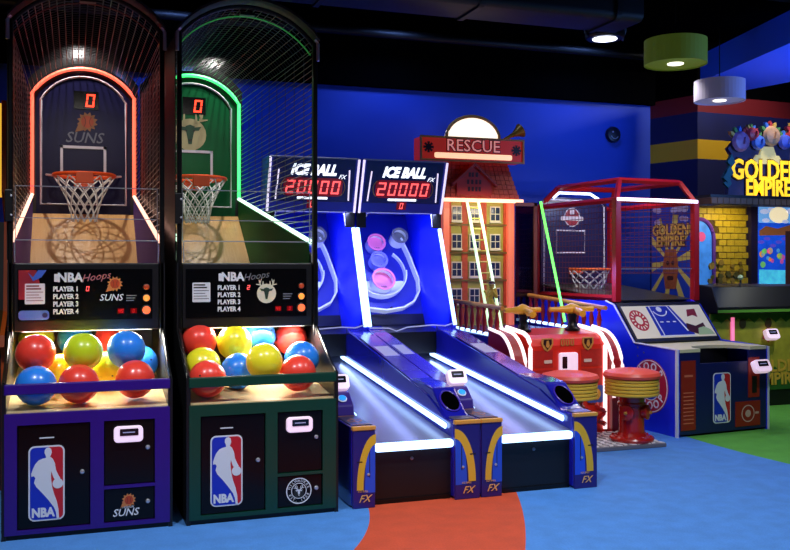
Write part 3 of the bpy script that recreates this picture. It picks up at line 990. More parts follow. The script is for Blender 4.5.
    lamp('housing_lamp', 'AREA', (.05, 3.0, 2.08), 15, (.42, .5, 1.0), (.15, 3.3, 1.2), .7, .2, parent=t)
    lamp('target_lamp', 'AREA', (.0, 2.66, 1.06), 6, (.8, .86, 1.0), (0, 3.6, 1.5), .6, .05, parent=t)
    # marquee
    MB().profile([(2.92, 2.1), (2.74, 2.6), (2.78, 2.615), (3.12, 2.615), (3.2, 2.1)], -.44, .44).build('marquee', mat('marquee_blue', (20, 34, 150), .3), t, bevel=.006)
    MM = frame((0, 2.92, 2.1), (1, 0, 0), (0, -.18, .5))
    mp = MB().box(-.4, .4, .1, .52, 0, .006, MM).build('marquee_panel', mat('marquee_navy', (18, 20, 84), .25, noise=.4, nscale=8), t)
    for sg in (-1, 1):
        MB().tube([MM @ Vector((sg * .432, 0, .012)), MM @ Vector((sg * .432, .53, .012))], .012, 8).build('marquee_tube', mat('tube_white', (225, 215, 235), .4, emit=.9, ergb=(245, 230, 255)), t, True)
        MB().tube([MM @ Vector((sg * .36, .12, .012)), MM @ Vector((sg * .345, .42, .012))], .007, 8).build('accent_tube', mat('tube_white', (225, 215, 235), .4, emit=.9, ergb=(245, 230, 255)), t, True)
        mb = MB()
        annulus(mb, MM, sg * .21, .245, .10, .108, .006, .009, 12, -50 if sg > 0 else 130, 50 if sg > 0 else 230)
        mb.build('gold_bracket', mat('bracket_gold', (150, 110, 50), .4), mp)
    MB().box(-.435, .435, .528, .537, -.01, .012, MM).build('marquee_edge', mat('edge_grey', (120, 125, 150), .4), t)
    LG = mat('logo_white_lit', (255, 255, 255), .4, emit=1.3, ergb=(240, 245, 255))
    text('ICE BALL', MM, .14, LG, mp, -.01, .41, .004, .006, shear=.3, bold=.055, sx=.8)
    text('FX', MM, .06, LG, mp, .275, .35, .003, .006, shear=.4)
    MB().prism(rrect(-.29, .29, .155, .335, .05), MM, .006, .010).build('score_window', REDGLASS, mp)
    digits('20000', MM, -.01, .245, .078, .13, .034, mp, REDLED, .010, t=.016)
    MB().prism(rrect(-.15, .15, .125, .148, .006), MM, .006, .009).build('caption_bar', LG, mp)
    MB().box(-.05, .05, .035, .118, .006, .009, MM).build('ball_window', REDGLASS, mp)
    digits('0', MM, -.004, .075, .034, .06, .01, mp, REDLED, .009, t=.008)
    return t


alley('blue alley bowler next to the green basketball machine, score reading 20000', (2.155, 5.75, 0))
alley('blue alley bowler next to the red fire engine game, score reading 20000', (3.07, 5.75, 0))


# ------------------------------------------------------------------ fire rescue game
def rescue():
    O = (4.29, 7.5, 0)
    t = thing('fire_rescue_game', 'red fire engine water game with toy house, ladder and glowing dome sign', 'arcade machine', O)
    RED = mat('engine_red', (222, 46, 30), .3, coat=.4)
    DRED = mat('deep_red', (150, 16, 22), .4)
    BR = mat('rail_brown', (206, 138, 56), .4)
    NW = mat('neon_warm_white', (255, 245, 240), .4, emit=1.25, ergb=(255, 228, 228))
    B = lambda mb, nm, m, p=t, sm=False, bv=0: mb.build(nm, m, p, sm, bv, off=O)
    # console
    B(MB().profile([(7.5, .0), (7.5, .84), (7.53, .90), (7.6, .935), (7.98, .97), (7.98, 0)], 3.90, 4.69), 'console', RED, bv=.01)
    C = frame((0, 7.5, 0))
    for x0 in (3.90, 4.12, 4.42):
        for z0, z1 in ((.46, .62), (.64, .80)):
            if not (x0 == 4.12):
                B(MB().box(x0 + .02, x0 + .24, z0, z1, 0, .004, C), 'brick_panel', mat('brick_red', (186, 36, 26), .5, noise=.25, nscale=30))
    for x in (4.082, 4.505):
        sh = B(MB().prism([(x - .055, .91), (x + .055, .91), (x + .06, .86), (x + .035, .81), (x, .79), (x - .035, .81), (x - .06, .86)], C, 0.0, .012), 'shield_badge', mat('badge_gold', (206, 150, 70), .4))
        B(MB().prism([(x - .04, .9), (x + .04, .9), (x + .042, .86), (x, .805), (x - .042, .86)], C, .012, .015), 'badge_field', mat('badge_dark', (50, 16, 16), .4), sh)
        B(MB().prism([(x - .012, .885), (x + .01, .89), (x + .02, .84), (x, .82), (x - .02, .84)], C, .015, .018), 'badge_flame', mat('badge_gold', (206, 150, 70), .4), sh)
    mb = MB()
    for k in range(3):
        xx = 4.225 + k * .05
        mb.box(xx, xx + .01, .835, .9, 0, .005, C).box(xx + .026, xx + .036, .835, .9, 0, .005, C).box(xx, xx + .036, .89, .9, 0, .005, C).box(xx, xx + .036, .835, .845, 0, .005, C)
    B(mb, 'console_marks', mat('badge_gold', (206, 150, 70), .4))
    for x in (4.09, 4.505):
        B(MB().prism(rrect(x - .04, x + .04, .68, .71, .008), C, .004, .010), 'coin_plate', mat('coin_cream', (235, 210, 190), .4))
    rd = B(MB().prism(rrect(4.2, 4.39, .595, .775, .02), C, 0, .03), 'card_reader', WHITELIT, bv=.006)
    B(MB().prism(rrect(4.225, 4.275, .63, .74, .008), C, .03, .034), 'reader_screen', SCREEN, rd)
    # console edge lights
    for x in (3.905, 4.685):
        p = [(x, 7.485, .05), (x, 7.485, .82), (x, 7.50, .88), (x, 7.54, .925), (x, 7.62, .955), (x, 7.97, .985)]
        B(MB().tube(p, .02, 8), 'edge_light', NW, sm=True)
    # curved side fins
    for x0, x1 in ((3.70, 3.84), (4.72, 4.84)):
        pts = [(7.95, .97)]
        for k in range(10):
            a = R(90 * k / 9)
            pts.append((7.78 - .36 * math.sin(a), .57 + .38 * math.cos(a)))
        fin = B(MB().profile(pts + [(7.42, .0), (7.95, .0)], x0, x1), 'side_fin', DRED)
        path = [(0, y, z + .008) for y, z in pts] + [(0, 7.41, .35)]
        for x in (x0 + .01, x1 - .01):
            B(MB().tube([(x, y - .006, z) for _, y, z in path], .016, 8), 'fin_light', NW, fin, sm=True)
    # playfield deck and rails
    B(MB().box(3.72, 4.86, 7.98, 9.95, .0, .9), 'playfield_cabinet', mat('rescue_blue', (26, 24, 110), .35))
    B(MB().box(3.76, 4.82, 7.98, 9.4, .9, .905), 'playfield_top', mat('rescue_deck', (50, 30, 120), .25))
    for x, zb in ((3.74, .915), (4.84, .93)):
        B(MB().tube([(x, 7.75 if x < 4 else 8.0, zb), (x, 9.38, zb + .02)], .016, 8), 'deck_light', NEONB, sm=True)
        r0, r1 = (1.18, 1.215) if x < 4 else (1.165, 1.24)
        ya, yb = (7.72, 9.35)
        B(MB().tube([(x, ya, r0), (x, (ya + yb) / 2, (r0 + r1) / 2), (x, yb, r1)], .022, 8), 'handrail', BR, sm=True)
        n = 11
        for k in range(n):
            y = ya + .12 + (yb - ya - .2) * k / (n - 1)
            zt = r0 + (r1 - r0) * (y - ya) / (yb - ya) - .015
            h = zt - zb
            pf = [(.022, 0), (.022, .02), (.012, .04), (.02, h * .35), (.026, h * .5), (.018, h * .7), (.012, h * .85), (.02, h * .9), (.02, h)]
            B(MB().lathe(pf, frame((x, y, zb), (1, 0, 0), (0, 1, 0)), 10), 'baluster', DRED, sm=True)
    # water cannons
    for x in (3.985, 4.51):
        B(MB().lathe([(.075, 0), (.075, .02), (.05, .04), (.035, .1), (.045, .14), (.045, .16)], frame((x, 7.78, .955), (1, 0, 0), (0, 1, 0)), 16), 'cannon_mount', BLACKM, sm=True)
        gl = .19 if x < 4.2 else .24
        ax = frame((x - gl, 7.80, 1.155), (0, 1, 0), (0, 0, 1))
        g = B(MB().lathe([(.018, 0), (.024, .01), (.024, gl * .45), (.032, gl * .5), (.036, gl * .75), (.055, gl * .9), (.06, gl), (.052, gl * 1.15), (.04, gl * 1.3), (.03, gl * 1.35), (.024, gl * 1.6), (.026, gl * 1.98), (.016, gl * 2)], ax, 16), 'water_cannon', mat('cannon_yellow', (230, 170, 40), .35), sm=True)
        B(MB().lathe([(.03, 0), (.028, .12), (.036, .14), (.03, .2), (.034, .22), (.02, .225)], frame((x + .01, 7.82, 1.165), (1, 0, 0), (0, -.2, 1)), 14), 'nozzle', mat('cannon_yellow', (230, 170, 40), .35), g, sm=True)
    # toy house
    hs = B(MB().box(3.84, 4.70, 9.42, 9.95, .9, 2.30), 'toy_house', mat('house_tan', (168, 158, 66), .6, noise=.25, nscale=12))
    HF = frame((0, 9.42, 0))
    for x0, x1 in ((3.86, 3.93), (4.06, 4.13), (4.29, 4.36), (4.57, 4.64)):
        B(MB().box(x0, x1, .92, 2.28, 0, .012, HF), 'brick_pilaster', mat('pilaster_brick', (190, 74, 38), .6, noise=.3, nscale=25), hs)
    for z in (1.235, 1.53, 1.84, 2.15):
        B(MB().box(3.84, 4.70, z - .135, z - .115, 0, .022, HF), 'floor_band', mat('band_brown', (120, 90, 40), .6), hs)
        for x in (3.995, 4.21, 4.465):
            w = B(MB().box(x - .062, x + .062, z - .085, z + .085, 0, .018, HF), 'window_frame', mat('frame_cream', (226, 214, 190), .5), hs)
            for sx in (-1, 1):
                for sz in (-1, 1):
                    B(MB().box(x + sx * .028 - .024, x + sx * .028 + .024, z + sz * .038 - .034, z + sz * .038 + .034, .018, .020, HF), 'pane', mat('pane_dark', (44, 50, 84), .15), w)
            B(MB().box(x - .068, x + .068, z - .1, z - .085, 0, .03, HF), 'sill', mat('frame_cream', (226, 214, 190), .5), w)
    for x in (3.85, 4.64):
        B(MB().box(x - .035, x + .035, 9.35, 9.42, .9, 2.27), 'glow_pillar', mat('pillar_orange', (235, 120, 90), .4, emit=.4, ergb=(255, 120, 90)))
    B(MB().box(3.80, 4.78, 9.33, 9.36, 2.275, 2.315), 'eave_light', mat('eave_white', (255, 225, 200), .4, emit=1.6, ergb=(255, 190, 150)))
    # clear side screen right of the house
    fr = MB().box(4.9, 4.94, 9.3, 9.34, .95, 2.28).box(4.68, 4.94, 9.3, 9.34, 2.24, 2.28)
    sc = B(fr, 'side_screen_frame', mat('screen_frame', (120, 60, 50), .4))
    B(MB().box(4.68, 4.9, 9.315, 9.325, .95, 2.24), 'side_screen', glass('dark_screen_glass', (120, 120, 150), .08), sc)
    # roof with shingle courses
    rf = B(MB().add([(3.84, 9.36, 2.32), (4.74, 9.36, 2.32), (4.74, 9.95, 2.32), (3.84, 9.95, 2.32), (3.93, 9.5, 2.74), (4.65, 9.5, 2.74), (4.65, 9.9, 2.74), (3.93, 9.9, 2.74)],
                    [(0, 3, 2, 1), (4, 5, 6, 7), (0, 1, 5, 4), (1, 2, 6, 5), (2, 3, 7, 6), (3, 0, 4, 7)]), 'house_roof', mat('roof_red', (150, 36, 26), .6))
    RM = frame((4.29, 9.36, 2.32), (1, 0, 0), (0, .14, .42))
    mb = MB()
    for k in range(8):
        v = k * .056
        hw = .45 - .09 * v / .443
        n = 15
        for i in range(n):
            a = -hw + 2 * hw * i / n
            mb.prism([(a + .003, v), (a + 2 * hw / n - .003, v), (a + 2 * hw / n - .003, v + .05), (a + .003, v + .05)], RM, .0, .008 + .004 * (i % 2))
    sg = B(mb, 'shingles', mat('shingle_red', (196, 70, 40), .6, noise=.25, nscale=40), rf)
    sg['kind'] = 'stuff'
    # dormer gable with a sign
    dm = B(MB().prism([(3.98, 2.34), (4.40, 2.34), (4.40, 2.50), (4.19, 2.68), (3.98, 2.50)], frame((0, 9.36, 0)), -.25, .0), 'dormer', mat('dormer_red', (196, 44, 30), .5), rf)
    for sgn in (-1, 1):
        q = [(4.19, 2.71), (4.19 + sgn * .27, 2.475), (4.19 + sgn * .27, 2.445), (4.19, 2.675)]
        B(MB().prism(q, frame((0, 9.36, 0)), -.25, .03), 'dormer_roof', mat('roof_red2', (176, 50, 34), .5), rf)
    mb = MB()
    DF = frame((0, 9.36, 0))
    for z, xs in ((2.58, (4.12, 4.155, 4.205)), (2.5, (4.1, 4.15, 4.2, 4.245)), (2.42, (4.11, 4.155, 4.2, 4.24))):
        for xx in xs:
            mb.box(xx, xx + .026, z - .025, z + .025, 0, .004, DF)
    B(mb, 'dormer_marks', mat('mark_dark', (70, 14, 14), .5), rf)
    # marquee with dome
    mq = B(MB().box(3.56, 4.80, 9.38, 9.6, 2.73, 2.985), 'marquee', mat('marquee_red', (176, 40, 30), .4, emit=.18, ergb=(255, 60, 30)), bv=.008)
    QF = frame((0, 9.38, 0))
    GF = mat('marquee_gold', (190, 130, 60), .4)
    fb = MB()
    fb.box(3.55, 4.81, 2.975, 2.995, 0, .02, QF).box(3.55, 4.81, 2.72, 2.74, 0, .02, QF).box(3.55, 3.57, 2.74, 2.975, 0, .02, QF).box(4.79, 4.81, 2.74, 2.975, 0, .02, QF)
    B(fb, 'marquee_frame', GF, mq)
    B(MB().prism(rrect(3.72, 4.66, 2.755, 2.815, .02), QF, 0, .006), 'lower_glow', mat('glow_cream', (255, 225, 190), .4, emit=1.0, ergb=(255, 205, 150)), mq)
    text('RESCUE', QF, .185, mat('letter_dark', (60, 8, 10), .4), mq, 4.185, 2.895, .004, .0, bold=.05, sx=1.02, off=O)
    text('RESCUE', QF, .185, mat('letter_pink', (255, 190, 170), .4, emit=.5, ergb=(255, 150, 130)), mq, 4.185, 2.895, .004, .006, bold=.0, sx=1.02, off=O)
    for x in (3.65, 4.715):
        mb = MB()
        for k in range(8):
            a = R(45 * k)
            mb.prism([(x + .03 * math.cos(a - .3), 2.87 + .03 * math.sin(a - .3)), (x + .062 * math.cos(a - .25), 2.87 + .062 * math.sin(a - .25)), (x + .062 * math.cos(a + .25), 2.87 + .062 * math.sin(a + .25)), (x + .03 * math.cos(a + .3), 2.87 + .03 * math.sin(a + .3))], QF, 0, .006)
        mb.prism(disc(x, 2.87, .034, 16), QF, 0, .006)
        B(mb, 'maltese_badge', mat('badge_black', (30, 8, 8), .4), mq)
    da = [(4.185 + .32 * math.cos(R(180 * k / 18)), 2.985 + .245 * math.sin(R(180 * k / 18))) for k in range(19)]
    B(MB().prism(da, QF, -.06, .0), 'sign_dome', mat('dome_lit', (255, 246, 230), .4, emit=1.5, ergb=(255, 232, 200)), mq)
    B(MB().tube([(x, 9.385, z) for x, z in da], .02, 8), 'dome_frame', GF, mq, sm=True)
    # brass horn on the sign
    hp, hd = Vector((4.60, 9.45, 3.0)), Vector((.22, 0, .12)).normalized()
    B(MB().lathe([(.018, 0), (.02, .08), (.03, .14), (.06, .2), (.085, .235), (.08, .24), (.02, .2)], frame(hp, Vector((0, 1, 0)), hd.cross(Vector((0, 1, 0)))), 16), 'horn', mat('horn_brass', (190, 140, 40), .35, .5), mq, sm=True)
    # ladder with lit rails leaning on the house, and the lit water jet of the second player
    for x in (4.03, 4.165):
        B(MB().tube([(x, 9.2, 2.27), (x, 8.62, .92)], .016, 8), 'ladder_rail', mat('neon_lime', (225, 255, 215), .4, emit=1.05, ergb=(215, 255, 185)), sm=True)
    for k in range(11):
        q = (k + .6) / 11.5
        B(MB().tube([(4.03, 9.2 - .58 * q, 2.27 - 1.35 * q), (4.165, 9.2 - .58 * q, 2.27 - 1.35 * q)], .008, 6), 'ladder_rung', mat('rung_yellow', (200, 190, 70), .4))
    B(MB().tube([(4.74, 8.85, 2.26), (4.74, 8.33, 1.0)], .014, 8), 'water_jet_light', mat('neon_jet', (120, 255, 110), .4, emit=1.8, ergb=(110, 255, 95)), sm=True)
    # little firefighter figure clinging to the ladder
    fig = MB()
    for p in ([(4.1, 8.72, 1.33), (4.1, 8.74, 1.22), (4.08, 8.7, 1.08)], [(4.1, 8.74, 1.22), (4.14, 8.71, 1.12), (4.13, 8.69, 1.04)], [(4.1, 8.72, 1.31), (4.05, 8.72, 1.25), (4.04, 8.76, 1.31)], [(4.1, 8.72, 1.31), (4.15, 8.72, 1.25), (4.16, 8.76, 1.33)]):
        fig.tube(p, [.026, .022, .016], 8)
    fig.lathe([(.004, 0), (.026, .012), (.03, .035), (.022, .058), (.004, .066)], frame((4.1, 8.72, 1.33), (1, 0, 0), (0, 1, 0)), 12)
    fo = B(fig, 'climbing_figure', mat('figure_yellow', (200, 170, 50), .5), sm=True)
    B(MB().lathe([(.046, 0), (.032, .008), (.028, .025), (.012, .036)], frame((4.1, 8.72, 1.38), (1, 0, 0), (0, 1, 0)), 12), 'helmet', mat('helmet_dark', (60, 40, 20), .4), fo, sm=True)
    # checkered plate floor
    pl = thing('checkered_plate', 'grey checkered metal floor plate under the hydrant stools', 'floor plate', (4.26, 6.78, 0))
    OP = (4.26, 6.78, 0)
    MB().box(3.66, 4.86, 6.78, 7.40, .0, .035).build('plate', mat('plate_grey', (120, 116, 124), .45, .2), pl, bevel=.006, off=OP)
    mb = MB()
    for i in range(17):
        for j in range(9):
            cx, cy = 3.70 + i * .07, 6.82 + j * .07
            a = R(45 if (i + j) % 2 else -45)
            d1, d2 = Vector((math.cos(a), math.sin(a))), Vector((-math.sin(a), math.cos(a)))
            q = [Vector((cx, cy)) + d1 * u + d2 * v for u, v in ((-.04, 0), (0, -.02), (.04, 0), (0, .02))]
            mb.prism([tuple(p) for p in q], frame((0, 0, .035), (1, 0, 0), (0, 1, 0)), 0, .006)
    tr = mb.build('raised_treads', mat('tread_white', (236, 232, 236), .35), pl, off=OP)
    tr['kind'] = 'stuff'
    # coiled red hose hanging at the corner of the console
    B(MB().tube([(4.60 + .05 * math.cos(a * .8), 7.42 + .02 * math.sin(a), .1 + .015 * a) for a in range(14)], .022, 8), 'hose', RED, sm=True)
    # round emblem at the foot of the console
    em = B(MB().prism(rrect(4.50, 4.66, .30, .46, .01), C, 0.0, .02), 'emblem_plate', mat('emblem_blue', (70, 90, 170), .4))
    B(MB().prism(disc(4.58, .38, .055, 20), C, .02, .024), 'emblem_disc', mat('emblem_gold', (226, 160, 60), .4), em)
    lamp('house_lamp', 'AREA', (.0, 1.45, 2.2), 5, (1, .88, .6), (.0, 1.95, 1.4), .7, .1, parent=t)
    lamp('deck_lamp', 'AREA', (.0, 1.2, 1.7), 3, (.5, .3, 1), (.0, 1.2, .9), .7, .7, parent=t)
    lamp('console_lamp', 'AREA', (.0, -.5, 1.7), 3.5, (1, .75, .7), (0, 0, .7), .6, .1, parent=t)
    return t


rescue()


def hydrant_stool(label, x, y):
    t = thing('hydrant_stool', label, 'stool', (x, y, .041), random.uniform(0, 1), 'fire hydrant stools in front of the water game')
    RED = mat('hydrant_red', (176, 26, 18), .25, coat=.5)
    F = lambda x_, y_, z_: frame((x_, y_, z_), (1, 0, 0), (0, 1, 0))
    MB().lathe([(.19, 0), (.195, .02), (.185, .035), (.13, .045), (.12, .07)], F(0, 0, 0), 28).build('base_flange', RED, t, True)
    MB().lathe([(.115, .06), (.11, .1), (.11, .3), (.125, .31), (.125, .33), (.11, .34), (.115, .4), (.14, .41)], F(0, 0, 0), 28).build('hydrant_body', RED, t, True)
    for k in range(8):
        a = R(45 * k)
        MB().lathe([(.012, 0), (.012, .012), (.005, .016)], F(.165 * math.cos(a), .165 * math.sin(a), .035), 6).build('flange_bolt', RED, t)
    for a in (R(-100), R(-10), R(170)):
        d = Vector((math.cos(a), math.sin(a), 0))
        o = d * .1 + Vector((0, 0, .255))
        nz = MB().lathe([(.055, 0), (.055, .03), (.066, .032), (.066, .05), (.05, .055), (.02, .06)], frame(o, Vector((0, 0, 1)).cross(d), (0, 0, 1)), 16).build('nozzle_cap', RED, t, True)
        MB().lathe([(.016, .058), (.016, .076), (.01, .08)], frame(o, Vector((0, 0, 1)).cross(d), (0, 0, 1)), 5).build('cap_nut', mat('nut_gold', (190, 130, 50), .4), nz)
    GY = mat('seat_gold', (240, 190, 64), .4)
    mb = MB()
    pf = [(.15, .395)]
    for k in range(5):
        z = .40 + k * .03
        pf += [(.225, z), (.236, z + .008), (.236, z + .022), (.225, z + .029)]
    mb.lathe(pf, F(0, 0, 0), 32).build('seat_band', GY, t, True)
    MB().lathe([(.22, .545), (.245, .555), (.25, .577), (.235, .602), (.16, .622), (.05, .63)], F(0, 0, 0), 32).build('seat_cushion', mat('cushion_red', (240, 84, 60), .38), t, True)


hydrant_stool('red hydrant stool with round padded seat standing clear on the checkered plate', 4.64, 6.98)
hydrant_stool('red hydrant stool half hidden behind the corner of the alley bowler', 4.02, 6.98)


# ------------------------------------------------------------------ small basketball machine with the red cage
def kids_hoop():
    t = thing('junior_basketball_machine', 'blue basketball machine with red cage and low hoop beside the water game', 'arcade machine', (5.2, 7.1, 0), R(5))
    NAVY = mat('hoop_navy', (20, 24, 84), .35)
    BLUE = mat('hoop_blue', (16, 40, 226), .35)
    CREAM = mat('hoop_cream', (226, 214, 168), .4)
    RC = mat('cage_red', (190, 22, 26), .35)
    PRED = mat('panel_red', (150, 34, 24), .4)
    WI = 1.12
    prof = [(0, .0), (0, .80), (.62, .82), (.92, 1.17), (1.05, 1.21), (2.55, 1.21), (2.55, 0)]
    MB().profile(prof, 0, .03).build('side_panel', BLUE, t)
    MB().profile(prof, WI - .03, WI).build('side_panel', BLUE, t)
    MB().profile([(.03, .02), (.03, .62), (.3, .62), (.3, .60), (.64, .60), (.64, .82), (.92, 1.14), (1.05, 1.18), (2.5, 1.18), (2.5, .02)], .03, WI - .03).build('cabinet', NAVY, t)
    FR = frame((0, 0, 0))
    MB().box(.03, WI - .03, 0, .03, .02, .665).build('front_panel', NAVY, t)
    MB().box(.03, .27, 0, .03, .665, .775).build('front_cheek', NAVY, t)
    MB().box(.88, WI - .03, 0, .03, .665, .775).build('front_cheek', NAVY, t)
    # cream deck, cut out over the dark ball well
    dk = MB()
    zt = frame((0, 0, .775), (1, 0, 0), (0, 1, 0))
    cut = [(.27, -.005), (.29, .12), (.36, .22), (.5, .27), (.62, .27), (.78, .22), (.86, .12), (.88, -.005)]
    dk.prism([(.03, -.005), (.03, .64), (WI - .03, .64), (WI - .03, -.005)] + cut[::-1], zt, 0, .03)
    dk.build('ball_deck', CREAM, t)
    MB().box(.27, .88, .29, .3, .6, .775).build('ball_well', BLACK, t)
    MB().box(-.004, .012, -.01, .02, 0, .80).build('corner_trim', mat('trim_white', (226, 226, 232), .4), t)
    MB().box(WI - .012, WI + .004, -.01, .02, 0, .80).build('corner_trim', mat('trim_white', (226, 226, 232), .4), t)
    MB().tube([(-.002, 0, .805), (-.002, .6, .825), (-.002, .92, 1.18), (-.002, 1.05, 1.215)], .009, 6).build('side_trim', mat('trim_white', (226, 226, 232), .4), t, True)
    p1 = MB().box(.045, .215, .06, .70, 0, .006, FR).build('red_panel', PRED, t)
    mb = MB()
    for k in range(9):
        mb.box(.07, .19, .12 + k * .035, .13 + k * .035, .006, .007, FR)
    mb.box(.08, .18, .55, .57, .006, .007, FR)
    mb.build('panel_print', mat('panel_print', (214, 110, 80), .5), p1)
    league_logo(FR, .535, .335, .215, t)
    p2 = MB().box(.86, 1.0, .32, .70, 0, .006, FR).build('red_panel', PRED, t)
    MB().box(.905, .965, .36, .52, .006, .008, FR).build('ticket_slot', BLACK, p2)
    card_reader(frame((.95, -.05, .605), (1, 0, 0), (0, .45, .9)), .19, .12, .06, t)
    p3 = MB().box(.70, 1.01, .05, .285, 0, .006, FR).build('red_panel', PRED, t)
    mb = MB()
    annulus(mb, FR, .855, .168, .072, .082, .006, .0072, 24)
    mb.prism(disc(.855, .168, .035, 16), FR, .006, .0072).box(.945, .99, .16, .18, .006, .0072, FR)
    mb.build('round_emblem', mat('emblem_pale', (206, 170, 160), .5), p3)
    # round emblem on the left side
    SM = frame((0, .37, .43), (0, -1, 0), (0, 0, 1))
    e = MB().prism(disc(0, 0, .255, 40), SM, 0, .003).build('side_emblem', mat('emblem_red', (176, 22, 60), .4), t)
    mb = MB()
    annulus(mb, SM, 0, 0, .238, .248, .003, .0045, 40)
    mb.build('emblem_ring', WHITE, e)
    mb = MB()
    annulus(mb, SM, 0, 0, .128, .136, .003, .0045, 32)
    mb.build('emblem_ring', WHITE, e)
    MB().prism(disc(0, 0, .127, 30), SM, .003, .004).build('emblem_centre', LOGOBLUE, e)
    MB().prism([(.105 * math.cos(R(90 + 36 * k)) * (1 if k % 2 == 0 else .42), .105 * math.sin(R(90 + 36 * k)) * (1 if k % 2 == 0 else .42)) for k in range(10)], SM, .004, .0055).build('emblem_star', WHITE, e)
    for s_, a0, st, fl in (('HOOP', 138, -32, 1), ('TROOP', 212, 29, -1)):
        for i, ch in enumerate(s_):
            a = R(a0 + st * i)
            text(ch, SM, .105, WHITE, e, .187 * math.cos(a), .187 * math.sin(a), .0015, .003, rot=a - math.pi / 2 if fl > 0 else a + math.pi / 2, bold=.03)
    for z, y in ((.78, .55), (.70, .55), (.74, .46), (.66, .46)):
        MB().lathe([(.009, 0), (.009, .004), (.004, .005)], frame((0, y, z), (0, -1, 0), (0, 0, 1)), 8).build('side_bolt', STEEL, t)
    # sloping art panel
    L = math.hypot(.3, .35)
    PM = frame((0, .62, .82), (1, 0, 0), (0, .3, .35))
    MB().box(.03, WI - .03, -.01, L + .02, 0, .02, PM).build('panel_frame', BLACK, t, bevel=.005)
    ap = MB().box(.055, WI - .055, .03, L - .03, .02, .024, PM).build('art_panel', mat('art_cream', (232, 222, 190), .3, emit=.12), t)
    c = MB().prism(disc(.19, .25, .105, 28, .13), PM, .024, .0255).build('art_emblem', mat('art_emblem_red', (190, 40, 44), .4), ap)
    mb = MB()
    for k in range(14):
        a = R(360 / 14 * k)
        mb.prism([(.19 + r_ * math.cos(a + da), .25 + 1.24 * r_ * math.sin(a + da)) for r_, da in ((.062, -.1), (.09, -.08), (.09, .08), (.062, .1))], PM, .0255, .027)
    mb.prism(disc(.19, .25, .04, 16, .05), PM, .0255, .027)
    mb.build('emblem_marks', mat('art_cream', (232, 222, 190), .3, emit=.12), c)
    cb = MB().prism([(.36, .05), (.36, L - .04), (.66, L - .04), (.80, .05)], PM, .024, .0255).build('art_court', mat('art_court_blue', (24, 44, 170), .4), ap)
    mb = MB()
    for pts in ([(.40, .05), (.412, .05), (.402, L - .04), (.39, L - .04)], [(.62, L - .04), (.632, L - .04), (.74, .1), (.72, .1)], [(.36, .04), (.8, .04), (.8, .055), (.36, .055)]):
        mb.prism(pts, PM, .0255, .0268)
    annulus(mb, PM, .505, L - .07, .085, .098, .0255, .0268, 16, 200, 340)
    mb.prism(disc(.505, L - .08, .034, 12), PM, .0255, .0268)
    for x in (.44, .52, .60):
        mb.box(x, x + .04, .215, .228, .0255, .0268, PM)
    mb.build('court_lines', WHITE, cb)
    MB().prism([(.82, .28), (.86, .37), (.97, .38), (.95, .27), (.90, .30)], PM, .024, .0255).build('art_figure', mat('art_fig', (140, 40, 50), .4), ap)
    MB().prism([(.72, .1), (.76, .2), (.86, .16), (.98, .2), (.98, .12), (.84, .06)], PM, .024, .0262).build('art_hand', mat('art_dark', (70, 20, 24), .4), ap)
    MB().prism([(.84, .05), (.88, .13), (.96, .15), (1.03, .11), (1.05, .05)], PM, .024, .0268).build('art_ball', mat('art_pale_green', (176, 200, 140), .4), ap)
    # red cage
    x0, x1, y0, y1, z0, z1 = .14, 1.17, 1.06, 2.5, 1.2, 2.25
    for x, y in ((x0, y0), (x1, y0), (x0, y1), (x1, y1)):
        MB().box(x - .035, x + .035, y - .035, y + .035, z0, z1 + .02).build('cage_post', RC, t, bevel=.006)
    def beam(a, b, r=.03):
        MB().tube([a, b], r, 4).build('cage_beam', RC, t)
    ins = .16
    zt2 = 2.47
    for a, b in (((x0, y0, z1), (x1, y0, z1)), ((x0, y1, z1), (x1, y1, z1)), ((x0, y0, z1), (x0, y1, z1)), ((x1, y0, z1), (x1, y1, z1)),
                 ((x0, y0, z1), (x0 + ins, y0 + ins, zt2)), ((x1, y0, z1), (x1 - ins * .4, y0 + ins, zt2)), ((x0, y1, z1), (x0 + ins, y1 - ins, zt2)), ((x1, y1, z1), (x1 - ins * .4, y1 - ins, zt2)),
                 ((x0 + ins, y0 + ins, zt2), (x1 - ins * .4, y0 + ins, zt2)), ((x0 + ins, y1 - ins, zt2), (x1 - ins * .4, y1 - ins, zt2)), ((x0 + ins, y0 + ins, zt2), (x0 + ins, y1 - ins, zt2)), ((x1 - ins * .4, y0 + ins, zt2), (x1 - ins * .4, y1 - ins, zt2)),
                 ((x0, y0, z0 + .04), (x0, y1, z0 + .04))):
        beam(a, b)
    MB().box(x0 - .02, x1, y0 - .05, y0 - .03, z1 - .012, z1 + .02).build('front_light', NEONW, t)
    RW = mat('wire_red', (110, 44, 60), .5)
    mb = MB()
    for k in range(1, 18):
        z = z0 + (z1 - z0) * k / 18
        mb.tube([(x0, y0, z), (x0, y1, z)], .0028, 4)
    for k in range(1, 24):
        y = y0 + (y1 - y0) * k / 24
        mb.tube([(x0, y, z0), (x0, y, z1)], .0028, 4)
    mb.build('side_mesh', RW, t)
    mb = MB()
    for k in range(5, 18):
        z = z0 + (z1 - z0) * k / 18
        mb.tube([(x1, y0, z), (x1, y1, z)], .0028, 4)
        mb.tube([(x0, y0, z), (x1, y0, z)], .0024, 4)
    for k in range(1, 18):
        x = x0 + (x1 - x0) * k / 18
        mb.tube([(x, y0, z0 + .3), (x, y0, z1)], .0024, 4)
    mb.build('front_mesh', RW, t)
    MB().box(x0 + .04, x1 - .04, y0, y0 + .008, z0, z0 + .34).build('clear_shield', CLEAR, t)
    MB().box(x0 + .04, x1 - .04, y0 - .001, y0 + .009, z0 + .335, z0 + .342).build('shield_edge', CLEAREDGE, t)
